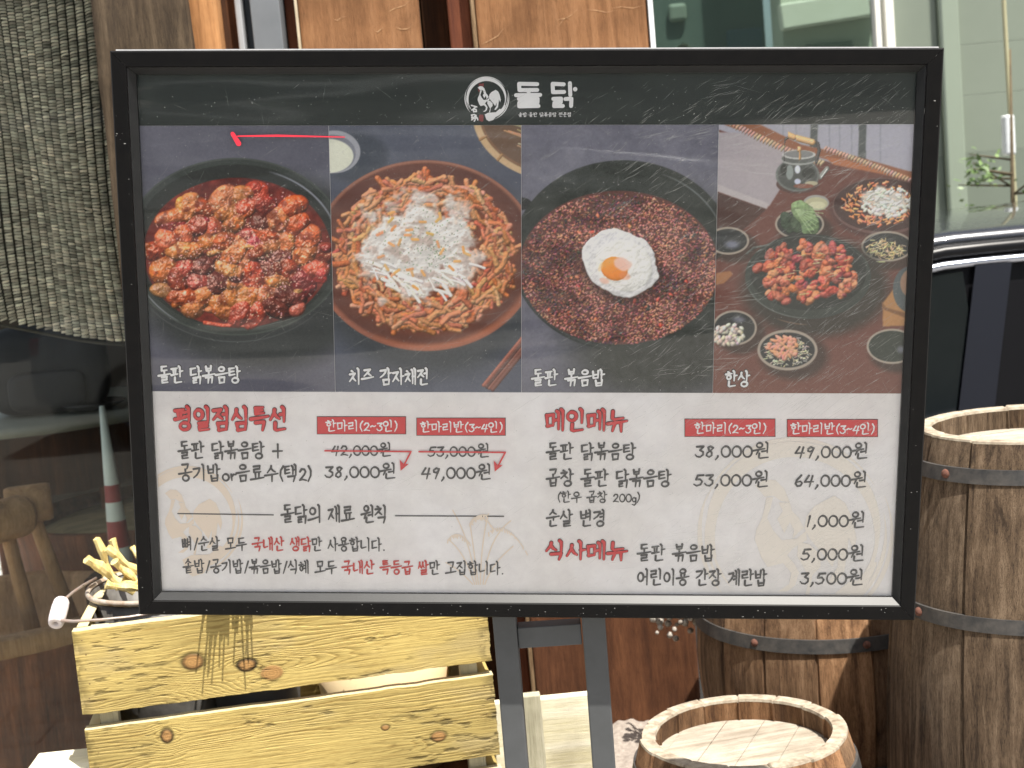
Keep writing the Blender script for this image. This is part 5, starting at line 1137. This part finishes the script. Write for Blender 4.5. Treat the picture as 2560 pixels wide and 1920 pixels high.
a = at(83, 1626, 2.06); sl = empty('pale_stool', (a.x, 2.06, 0), 0.05, 'pale wooden stool corner beside the lower left edge of the pine crate', 'stool')
MB().box(0, 0.104, -0.11, 0.0, a.z - 0.02, a.z, 0.003).build('seat', m_pale, sl)
for x in (0.004, 0.068):
    for y in (-0.095, -0.03): MB().box(x, x + 0.022, y, y + 0.022, 0, a.z - 0.0205, 0.001).build('leg', m_paleZ, sl)

# ------------------------------------------------------------ stone ledge and barrels
m_stone = plain('pale_granite', L4(158, 149, 139), L4(122, 112, 104), 0.9, 110, 0, 0.9, 0.3, 260)
LZ = at(1360, 1580, 2.74).z

nx, ny = 160, 60; xx = np.linspace(at(1316, 1600, 2.3).x, X(1411) + 0.3, nx); yy = np.linspace(2.26, 2.793, ny)
Pz = np.zeros((ny + 1, nx, 3)); Pz[1:, :, 0] = xx[None]; Pz[1:, :, 1] = yy[:, None]; Pz[1:, :, 2] = LZ + (vnoise(ny, nx, 9, 4, 3) - 0.5) * 0.022; Pz[0] = Pz[1]; Pz[0, :, 2] = 0
led = grid_obj('stone_ledge', Pz[::-1], np.ones((ny + 1, nx, 3)) * 0.5, m_stone); tag(led, 'pale rough stone ledge at the foot of the plank wall', 'ledge')

m_stave = wood('barrel_stave', L4(168, 136, 106), L4(136, 106, 79), L4(88, 66, 50), 'Z', 2.0, 0.85, 1.0, 'tone', 0.75, 0.13, 0.41)
m_staved = wood('dark_barrel_stave', L4(140, 122, 102), L4(112, 95, 77), L4(70, 58, 47), 'Z', 2.2, 0.9, 1.0, 'tone', 0.8, 0.12, 0.42)
m_endg = plain('weathered_end_grain', L4(182, 172, 154), L4(116, 102, 86), 0.9, 60, 0, 0.22, 0.2, 320)
m_headw = wood('bleached_barrel_head', L4(200, 194, 182), L4(184, 176, 161), L4(150, 140, 124), 'X', 2.2, 0.9, 0.8, None, 0.5)
m_hoop = plain('black_iron_hoop', L4(48, 49, 50), L4(84, 80, 76), 0.6, 55, 0.2, 0.3)
m_rivet = plain('rusty_rivet', L4(112, 72, 57), L4(74, 48, 40), 0.9, 300, 0, 0.8)
def barrel(name, loc, h, rt_, bulge, ns, hoops, label, sm, wall=0.026, deep=0.035, rz=0.0, head_rot=0.5, seed=1):
    o = empty(name, loc, rz, label, 'barrel'); rnd = random.Random(seed); seg = 9; TS = (0, 0.028, 0.12, 0.3, 0.5, 0.7, 0.88, 0.972, 1.0); N = ns * seg; nzs = 28
    rad = lambda z: rt_ + bulge * math.sin(math.pi * min(max((h - z) / h, 0), 1)) ** 0.85
    off = [rnd.uniform(-0.0022, 0.0022) for _ in range(ns)]; top = [rnd.uniform(-0.0012, 0.0008) for _ in range(ns)]; tone = [rnd.choice((1.0, 0.85, 1.15, 0.7, 1.05, 0.92)) * rnd.uniform(0.88, 1.08) for _ in range(ns)]; warm = [rnd.uniform(-0.06, 0.10) for _ in range(ns)]
    vs, cols = [], []
    prof = [(h * j / (nzs - 1), 0) for j in range(nzs)]
    def ringv(rf, zf):
        for i in range(N):
            s, q = divmod(i, seg); t = TS[q]; a = 2 * math.pi * (s + 0.008 + t * 0.984) / ns
            g = 0.0032 * (q in (0, seg - 1)); vs.append(((rf(s) - g) * math.cos(a), (rf(s) - g) * math.sin(a), zf(s)))
            cols.append((tone[s] * (1 + warm[s]), tone[s], tone[s] * (1 - warm[s])))
    for z, _ in prof[:-1]: ringv(lambda s, z=z: rad(z) + off[s], lambda s, z=z: z)
    ringv(lambda s: rad(h) + off[s] + 0.0, lambda s: h + top[s] - 0.003)
    nb_ = nzs; fs = [(k * N + i, k * N + (i + 1) % N, (k + 1) * N + (i + 1) % N, (k + 1) * N + i) for k in range(nb_ - 1) for i in range(N)]
    b0 = len(vs)
    ringv(lambda s: rt_ - wall + off[s] * 0.5, lambda s: h + top[s] - 0.004); ringv(lambda s: rt_ - wall + 0.002, lambda s: h - deep - 0.01)
    fs += [(b0 + i, b0 + N + i, b0 + N + (i + 1) % N, b0 + (i + 1) % N) for i in range(N)]
    me = bpy.data.meshes.new('staves'); me.from_pydata(vs, [], fs); me.polygons.foreach_set('use_smooth', [False] * len(fs))
    ca = me.color_attributes.new('tone', 'FLOAT_COLOR', 'POINT'); ca.data.foreach_set('color', np.concatenate([np.array(cols), np.ones((len(cols), 1))], 1).reshape(-1).astype(np.float32))
    me.materials.append(sm); so = bpy.data.objects.new('staves', me); COL.objects.link(so); so.parent = o
    # worn end grain on top of the staves
    e = MB(); vv = []
    R_ = [(0.0002, -0.003), (-0.0008, 0.0002), (-0.35 * wall, 0.0006), (-0.7 * wall, 0.0004), (-wall + 0.001, 0.0), (-wall - 0.0002, -0.004)]
    for dr, dz in R_:
        for i in range(N):
            s, q = divmod(i, seg); t = TS[q]; a = 2 * math.pi * (s + 0.008 + t * 0.984) / ns; g = 0.0028 * (q in (0, seg - 1))
            r = rt_ + dr + off[s] * (1 + dr / wall * 0.5) - (g if dr > -0.01 else 0); vv.append((r * math.cos(a), r * math.sin(a), h + top[s] + dz - g * 0.5 + rnd.uniform(-0.00025, 0.0002)))
    e.add(vv, [(k * N + i, k * N + (i + 1) % N, (k + 1) * N + (i + 1) % N, (k + 1) * N + i) for k in range(len(R_) - 1) for i in range(N)]).build('stave_ends', m_endg, o)
    hd = MB(); bw = 0.055; zt = h - deep
    M = Matrix.Rotation(head_rot, 4, 'Z'); rr = rt_ - wall + 0.001; k0 = -int(rr / bw) - 1
    for k in range(k0, -k0):
        y0, y1 = k * bw + 0.00025, (k + 1) * bw - 0.00025
        if abs((y0 + y1) / 2) > rr: y0, y1 = max(y0, -rr), min(y1, rr)
        if y1 <= y0: continue
        ys = np.linspace(max(y0, -rr + 1e-4), min(y1, rr - 1e-4), 7)
        if ys[0] >= ys[-1]: continue
        pl = [(math.sqrt(max(rr * rr - y * y, 0)), y) for y in ys] + [(-math.sqrt(max(rr * rr - y * y, 0)), y) for y in ys[::-1]]; dz = rnd.uniform(-0.0005, 0.0005)
        hd.add([M @ Vector((x, y, zt + dz)) for x, y in pl], [range(len(pl))])
    hd.lathe([(rr, zt - 0.014), (0.0, zt - 0.014)], 40); hd.build('barrel_head', m_headw, o)
    for (dz, hh, angs) in hoops:
        z0, z1 = h - dz - hh, h - dz; r0, r1 = rad(z0) + 0.0016, rad(z1) + 0.0016
        hp = MB().lathe([(r0 - 0.002, z0), (r0 + 0.0018, z0 + 0.0002), (r1 + 0.0018, z1 - 0.0002), (r1 - 0.002, z1)], 128, smooth=False).build('hoop', m_hoop, o)
        for a in angs:
            r = (r0 + r1) / 2 + 0.0016; M2 = Matrix.Rotation(a - rz, 4, 'Z') @ Matrix.Translation((r, 0, (z0 + z1) / 2)) @ Matrix.Rotation(math.pi / 2, 4, 'Y')
            MB().lathe([(0.0068, 0), (0.0062, 0.0024), (0.0044, 0.0044), (0.002, 0.0053), (0, 0.0055)], 14, False, False, True, M2).build('rivet', m_rivet, hp)
    return o
FR = -math.pi / 2
p = at(1604, 1577, 1.97); barrel('small_barrel', (p.x, p.y, 0), p.z, 0.146, 0.045, 15, [(0.036, 0.021, (FR + 0.42, FR - 1.1)), (0.25, 0.025, ())], 'small wooden barrel with a bleached recessed top in front of the other barrels', m_stave, 0.0215, 0.032, 0.2, 0.95, 3)
p = at(2225, 928, 2.06); barrel('tall_barrel', (p.x, p.y, 0), p.z + 0.012, 0.160, 0.068, 13, [(0.037, 0.0205, (FR - 1.05, FR - 0.12)), (0.236, 0.0205, (FR - 1.22, FR - 0.06)), (0.62, 0.021, ())], 'tall dark wooden barrel at the right edge in front of the car', m_staved, 0.0225, 0.034, 0.0, 0.3, 5)
q0 = at(1812, 1395, 2.30); zmid = q0.z; p = at(1790, 1385, 2.52); hm = zmid - LZ + 0.10
barrel('wide_barrel', (p.x, 2.525, LZ + 0.012), hm, 0.205, 0.032, 16, [(0.008, 0.027, ()), (hm - (zmid - LZ), 0.023, (FR + 0.06, FR - 0.75)), (0.33, 0.028, ())], 'wide brown wooden barrel on the stone ledge behind the small barrel', m_stave, 0.026, 0.035, 0.1, 0.2, 8)
# frayed white rope bundle beside the wide barrel
rp = at(1480, 1330, 2.62); random.seed(23); rbm = MB()
for k in range(150):
    c = Vector((random.gauss(0, 0.026), random.gauss(0, 0.018), random.gauss(0.02, 0.022))); r = random.uniform(0.003, 0.008)
    rbm.lathe([(0.0, -r), (r * 0.7, -r * 0.7), (r, 0), (r * 0.7, r * 0.7), (0, r)], 8, False, False, True, Matrix.Translation(c) @ Matrix.Rotation(random.uniform(0, 3), 4, 'X'))
rbm.lathe([(0.004, -0.02), (0.004, 0.20)], 8); 
rope = rbm.build('rope_bundle', plain('frayed_rope', L4(190, 184, 174), L4(96, 86, 78), 0.9, 90, 0, 0.6), None, rp); tag(rope, 'frayed white rope bundle hanging between the plank wall and the wide barrel', 'rope')

# ------------------------------------------------------------ parked car and the glass front beyond it
def car(loc, rz, paint, label):
    o = empty('parked_car', loc, rz, label, 'car')
    m_body, n, l, p = new_mat('car_paint'); p.inputs['Base Color'].default_value = paint; p.inputs['Roughness'].default_value = 0.25; p.inputs['Coat Weight'].default_value = 1.0; p.inputs['Coat Roughness'].default_value = 0.03; p.inputs['Metallic'].default_value = 0.3
    t = noise(n, l, coords(n, l, (1, 1, 1)), 60, 4); mr = n.new('ShaderNodeMapRange'); mr.inputs[3].default_value = 0.2; mr.inputs[4].default_value = 0.34; l.new(t.outputs[0], mr.inputs[0]); l.new(mr.outputs[0], p.inputs['Roughness'])
    m_win = plain('tinted_glass', (0.004, 0.005, 0.006, 1), rough=0.02, bmp=0, spec=0.7, coat=0.6); m_rub = plain('rubber', (0.02, 0.02, 0.02, 1), rough=0.8); m_rim = plain('alloy', (0.55, 0.56, 0.58, 1), rough=0.3, metal=0.9, bmp=0); m_trim = plain('black_trim', (0.006, 0.006, 0.007, 1), rough=0.3, bmp=0, spec=0.15)
    hw = 0.90
    # lower body: stations along x, ring across
    def lerp(tab, x):
        for (x0, y0), (x1, y1) in zip(tab[:-1], tab[1:]):
            if x <= x1: t_ = (x - x0) / (x1 - x0); t_ = t_ * t_ * (3 - 2 * t_); return y0 + (y1 - y0) * t_
        return tab[-1][1]
    TOP = [(-2.3, 0.62), (-2.2, 0.80), (-1.2, 0.92), (1.5, 0.97), (2.1, 0.98), (2.3, 0.80)]; WID = [(-2.3, 0.62), (-2.0, 0.84), (-1.2, 0.90), (1.4, 0.90), (2.1, 0.84), (2.3, 0.70)]
    b = MB(); vs = []; xs = np.linspace(-2.3, 2.3, 60); m = 0
    for x in xs:
        z1, w_ = lerp(TOP, x), lerp(WID, x); z0 = 0.24 if abs(x) < 2.15 else 0.36
        ring = [(0, z0), (w_ * 0.9, z0), (w_ * 0.985, z0 + 0.08), (w_, z0 + 0.3), (w_ * 0.99, z1 - 0.12), (w_ * 0.955, z1 - 0.03), (w_ * 0.90, z1), (0, z1 + 0.02)]
        ring = ring + [(-y, z) for y, z in ring[-2:0:-1]]; m = len(ring); vs += [(x, y, z) for y, z in ring]
    fs = [(k * m + i, k * m + (i + 1) % m, (k + 1) * m + (i + 1) % m, (k + 1) * m + i) for k in range(len(xs) - 1) for i in range(m)] + [list(range(m))[::-1], [(len(xs) - 1) * m + i for i in range(m)]]
    fix_normals(b.add(vs, fs, True).build('body', m_body, o))
    # roof: slightly domed shell, side rails
    RZ = [(-1.75, 0.98), (-1.05, 1.34), (-0.5, 1.415), (0.5, 1.42), (1.3, 1.36), (2.0, 1.02)]
    RXs = np.linspace(-1.06, 1.32, 36); vs = []; mm = 17
    for x in RXs:
        zc = lerp(RZ, x)
        for j in range(mm):
            t_ = -1 + 2 * j / (mm - 1); vs.append((x, 0.735 * t_, zc - 0.045 * abs(t_) ** 3.2 + 0.012))
    rf = MB().add(vs, [(k * mm + j, k * mm + j + 1, (k + 1) * mm + j + 1, (k + 1) * mm + j) for k in range(len(RXs) - 1) for j in range(mm - 1)], True).build('roof', m_body, o)
    sf = rf.modifiers.new('thickness', 'SOLIDIFY'); sf.thickness = 0.03
    for s in (-1, 1):
        MB().tube([(x, s * 0.745, lerp(RZ, x) - 0.040) for x in np.linspace(-1.08, 1.34, 24)], 0.022, 8).build('roof_rail', m_trim, o)
        MB().tube([(x, s * 0.775, lerp(RZ, x) - 0.068) for x in np.linspace(-1.10, 1.36, 24)], 0.011, 8).build('drip_rail', plain('chrome_strip', (0.34, 0.36, 0.42, 1), rough=0.25, metal=0.9, bmp=0), o)
        # side glass between pillars; bottom edge on the belt line
        PIL = [-1.62, -1.00, -0.62, 0.42, 1.30, 1.86]
        def side(x, t_): zt = lerp(RZ, x) - 0.075; zb = lerp(TOP, x) + 0.0; return (x, s * (0.835 - 0.06 * t_), zb + (max(zt - zb, 0.02)) * t_)
        for k, (xa_, xb_) in enumerate(((-1.40, -0.50), (-0.38, 0.50), (0.58, 1.34))):
            g = MB(); pts = []
            for t_ in np.linspace(0.02, 0.97, 6):
                for u_ in np.linspace(0, 1, 7):
                    sl0 = xa_ + (0.42 * t_ if k == 0 else 0.03 * t_); sl1 = xb_ - (0.02 * t_ if k < 2 else 0.25 * t_); pts.append(side(sl0 + (sl1 - sl0) * u_, t_))
            g.add(pts, [(j * 7 + i, j * 7 + i + 1, (j + 1) * 7 + i + 1, (j + 1) * 7 + i) for j in range(5) for i in range(6)], True).build('side_window', m_win, o)
        for (xa_, xb_) in ((-0.49, -0.40), (0.505, 0.575)):
            g = MB(); g.add([tuple(Vector(side(x_ - 0.09 * (1 - t_), t_)) + Vector((0, s * 0.012, 0))) for t_ in (0.0, 0.5, 1.0) for x_ in (xa_, xb_)], [(0, 1, 3, 2), (2, 3, 5, 4)], True).build('pillar', plain('pillar_gloss', (0.008, 0.009, 0.014, 1), rough=0.3, bmp=0, spec=0.4), o)
        g = MB(); g.add([tuple(Vector(side(x_, t_)) - Vector((0, s * 0.014, 0))) for t_ in (0.0, 0.5, 1.02) for x_ in np.linspace(-1.0, 1.25, 12)], [(j * 12 + i, j * 12 + i + 1, (j + 1) * 12 + i + 1, (j + 1) * 12 + i) for j in range(2) for i in range(11)], True).build('door_frames', m_trim, o)
        for xw in (-1.42, 1.42):
            M = Matrix.Translation((xw, s * 0.83, 0.33)) @ Matrix.Rotation(-s * math.pi / 2, 4, 'X')
            w = MB().lathe([(0.20, -0.11), (0.31, -0.11), (0.33, -0.09), (0.33, 0.05), (0.31, 0.075), (0.21, 0.075)], 40, False, False, True, M).build('wheel', m_rub, o)
            rm_ = MB().lathe([(0.21, 0.06), (0.20, 0.045), (0.05, 0.05), (0.0, 0.06)], 40, False, False, True, M).build('wheel_rim', m_rim, w)
        for xd in (-0.35, 0.68): MB().box(xd - 0.09, xd + 0.09, s * 0.905 - 0.015, s * 0.905 + 0.015, 0.80, 0.825, 0.006).build('door_handle', m_body, o)
        MB().box(-2.26, -2.12, s * 0.60 - 0.14, s * 0.60 + 0.10, 0.62, 0.72, 0.02).build('headlight', m_rim, o); MB().box(2.18, 2.29, s * 0.60 - 0.14, s * 0.60 + 0.10, 0.74, 0.86, 0.02).build('tail_light', plain('red_lens', (0.3, 0.01, 0.01, 1), rough=0.2, bmp=0), o)
        MB().box(-1.08, -0.94, s * 1.0 - 0.09, s * 1.0 + 0.09, 0.98, 1.10, 0.03).build('wing_mirror', m_body, o)
    for nm, x0, z0, x1, z1 in (('windshield', -1.68, 0.955, -1.06, 1.325), ('rear_window', 1.95, 1.0, 1.33, 1.345)):
        MB().add([(x0, -0.74, z0), (x0, 0.74, z0), (x1, 0.62, z1), (x1, -0.62, z1)], [range(4)]).build(nm, m_win, o)
car((1.66, 4.35, -0.035), 0, (0.012, 0.014, 0.02, 1), 'dark blue black car parked behind the tall barrel')
car((-1.4, -6.2, 0), math.pi, (0.75, 0.77, 0.76, 1), 'white car parked across the street, mirrored in the menu board')
BY = 6.6
def XB(x, y=150): return at(x, y, BY).x
m_pg = plain('pale_green_panel', L4(122, 131, 118), L4(127, 136, 123), 0.35, 3, 0, 0.01); m_pgd = plain('grey_green_panel', L4(113, 122, 110), L4(118, 127, 115), 0.35, 3, 0, 0.01); m_pgl = plain('light_green_panel', L4(138, 149, 134), L4(142, 153, 138), 0.35, 3, 0, 0.01)
bl = empty('pale_green_building', (XB(1940), BY, 0), 0, 'pale green panelled building front beyond the parked car', 'building'); bx = bl.location.x
def bpart(name, mat, x0, x1, y0, y1, z0, z1, bev=0.004): return MB().box(x0 - bx, x1 - bx, y0 - BY, y1 - BY, z0, z1, bev).build(name, mat, bl)
zj = [0.0, at(2100, 330, BY).z, at(2100, 205, BY).z, at(2100, 95, BY).z, 4.5]
for k in range(4):
    bpart('wall_panel', m_pg if k % 2 else m_pgd, XB(1935), XB(2028), BY, BY + 0.1, zj[k] + 0.0006, zj[k + 1] - 0.0006, 0.0008); bpart('wall_panel', m_pgd if k == 0 else m_pg, XB(2074), XB(2700), BY, BY + 0.1, zj[k] + 0.0006, zj[k + 1] - 0.0006, 0.0008)
bpart('pilaster', m_pgl, XB(2030), XB(2072), BY - 0.03, BY + 0.1, 0, 4.5)

m_frame_w = plain('white_window_frame', L4(232, 230, 220), L4(240, 238, 230), 0.35, 10, 0, 0)
bpart('window_frame', m_frame_w, XB(1889), XB(1901), BY - 0.06, BY + 0.02, 0, 4.5); bpart('window_frame', m_frame_w, XB(1911), XB(1930), BY - 0.06, BY + 0.02, 0, 4.5)
m_glassR = pane('green_tinted_glass', (0.66, 0.76, 0.72, 1), 0.0, extra=0.05, wave=0.02, wscale=1.5); bpart('window_pane', m_glassR, XB(1360), XB(1888), BY, BY + 0.012, 0, 4.5, 0)
m_wallin = plain('mirrored_wall', L4(176, 178, 164), L4(188, 190, 176), 0.8, 3, 0, 0.02); m_cornice = plain('mirrored_cornice', L4(214, 210, 196), L4(222, 218, 206), 0.7, 5, 0, 0.02)
YI = 8.2
def XI(x): return at(x, 60, YI).x
def ZI(x, y): return at(x, y, YI).z
nb_ = empty('reflection_wall', (XI(1800), YI, 0), 0, 'grey wall with a pale cornice put behind the green tinted window as its reflection', 'wall'); ox = XI(1800)  # added wall, stands in for a building reflected in the pane
MB().box(XI(1690) - ox, XI(1885) - ox, 0, 0.3, 0, 5.2).build('wall', m_wallin, nb_)
M = Matrix.Translation((XI(1690) - ox, -0.05, ZI(1690, 48))) @ Matrix.Rotation(R(4.0), 4, 'Y').inverted()
MB().box(-0.02, XI(1890) - XI(1690), -0.05, 0.04, -0.05, 0.09, 0.01, M).build('cornice', m_cornice, nb_)
MB().box(XI(1735) - ox, XI(1840) - ox, -0.03, -0.001, ZI(1800, 160), ZI(1800, 92), 0.01).build('sunk_panel', m_pgd, nb_)
MB().box(XI(1740) - ox, XI(1790) - ox, -0.02, -0.001, ZI(1800, 5), ZI(1800, -60), 0.01).build('window', plain('blue_pane', L4(88, 104, 112), rough=0.2, bmp=0), nb_)
ns_ = empty('reflection_front', (XI(1550), YI + 0.5, 0), 0, 'dim grey green front with a rounded opening put behind the green tinted window as its reflection', 'wall'); ox = XI(1550)  # added dim front, more of the pane's reflection built as a wall
MB().box(XI(1330) - ox, XI(1689) - ox, 0, 0.2, 0, 5.2).build('wall', plain('dim_teal', L4(70, 82, 78), L4(82, 94, 88), 0.6, 3, 0, 0.02), ns_)
MB().box(XI(1480) - ox, XI(1515) - ox, -0.04, -0.001, 0, ZI(1500, 72), 0.05).build('pale_opening', plain('dim_cream', L4(142, 146, 128), bmp=0), ns_); MB().box(XI(1600) - ox, XI(1680) - ox, -0.04, -0.001, 0, ZI(1500, 52), 0.01).build('side_panel', plain('dim_blue', L4(66, 84, 92), bmp=0), ns_)
MB().box(XI(1470) - ox, XI(1512) - ox, -0.04, -0.001, ZI(1500, 22), ZI(1500, -20), 0.02).build('high_sign', plain('dim_grey', L4(120, 128, 118), bmp=0), ns_)
# cable with a small white box, little tree
cx_ = at(2185, 260, 6.3); tag(MB().tube([(0, 0, 0.0), (0.004, 0, 1.0), (-0.01, 0, 2.2), (0, 0, 4.0)], 0.010, 8).build('drain_pipe', plain('yellowed_pipe', L4(176, 172, 138), L4(162, 158, 126), 0.5, 20), None, (cx_.x, 6.3, 0)), 'thin yellowish pipe in front of the pale green building', 'pipe')
wb = at(2178, 292, 6.22); tag(MB().box(-0.022, 0.022, -0.03, 0.03, -0.085, 0.085, 0.01).build('meter_box', m_whitep, None, (wb.x, 6.22, wb.z)), 'small white box on the thin pipe', 'meter box')
tr = empty('potted_tree', (at(2190, 400, 5.9).x, 5.9, 0), 0, 'small sparse leafed tree by the pipe at the right edge', 'tree'); random.seed(29)
tk = MB().tube([(0, 0, 0.3), (0.01, 0, 0.8), (-0.01, 0, 1.3), (0.01, 0, 2.0)], [0.016, 0.013, 0.010, 0.004], 8)
tips = []; TZ0, TZ1 = at(2190, 470, 5.9).z, at(2190, 345, 5.9).z
for k in range(9):
    z = random.uniform(TZ0, TZ1); a = random.uniform(0, 6.28); ln = random.uniform(0.12, 0.3); e_ = Vector((ln * math.cos(a), ln * math.sin(a), z + random.uniform(-0.02, 0.12))); tk.tube([(0, 0, z), e_ * 0.6 + Vector((0, 0, z * 0.4)), e_], [0.005, 0.004, 0.002], 5); tips.append((Vector((0, 0, z)), e_))
tk.build('trunk', plain('bark', L4(96, 84, 60), L4(74, 64, 48), 0.9, 40), tr)
lf = MB()
for k in range(150):
    a_, b_ = random.choice(tips); t_ = random.uniform(0.4, 1.1); c = a_.lerp(b_, t_) + Vector((random.gauss(0, 0.02), random.gauss(0, 0.02), random.gauss(0, 0.02))); u_ = Vector((random.gauss(0, 1), random.gauss(0, 1), random.gauss(0, 0.5))).normalized(); w_ = u_.cross(Vector((random.gauss(0, 1), random.gauss(0, 1), random.gauss(0, 1)))).normalized(); s_ = random.uniform(0.012, 0.024)
    lf.add([c - u_ * s_, c + w_ * s_ * 0.45, c + u_ * s_, c - w_ * s_ * 0.45], [range(4)])
lf.build('crown', plain('leaf', (0.09, 0.16, 0.05, 1), (0.16, 0.24, 0.08, 1), 0.5, 20, 0, 0), tr)
MB().lathe([(0.0, 0.0), (0.13, 0.0), (0.17, 0.30), (0.155, 0.30), (0.0, 0.27)], 32).build('pot', plain('grey_pot', L4(120, 118, 112), L4(134, 132, 126), 0.8, 20), tr)

# ------------------------------------------------------------ across the street (mirrored in the glass and the acrylic)
ob = empty('opposite_building', (0, -17, 0), 0, 'pale building across the street', 'building')
m_ob = plain('green_grey_render', (0.20, 0.24, 0.21, 1), (0.26, 0.30, 0.27, 1), 0.9, 2); m_obw = plain('dark_panes', (0.03, 0.04, 0.05, 1), rough=0.1, bmp=0); m_obs = plain('dark_sill', (0.16, 0.15, 0.14, 1), rough=0.7)
MB().box(-16, 16, -6, 0, 0, 6.4).build('wall', m_ob, ob)
for j in range(1):
    MB().box(-15, 15, 0.002, 0.5, 3.3, 3.55, 0.02).build('awning_band', m_whitep, ob)
    for i in range(9):
        x = -14 + i * 3.2; f_ = MB().box(x, x + 1.9, 0.002, 0.08, 1.0 + 3.2 * j, 3.0 + 3.2 * j, 0.02).build('window_frame', m_obs, ob); MB().box(x + 0.1, x + 1.8, 0.081, 0.1, 1.1 + 3.2 * j, 2.9 + 3.2 * j).build('pane', m_obw, f_)
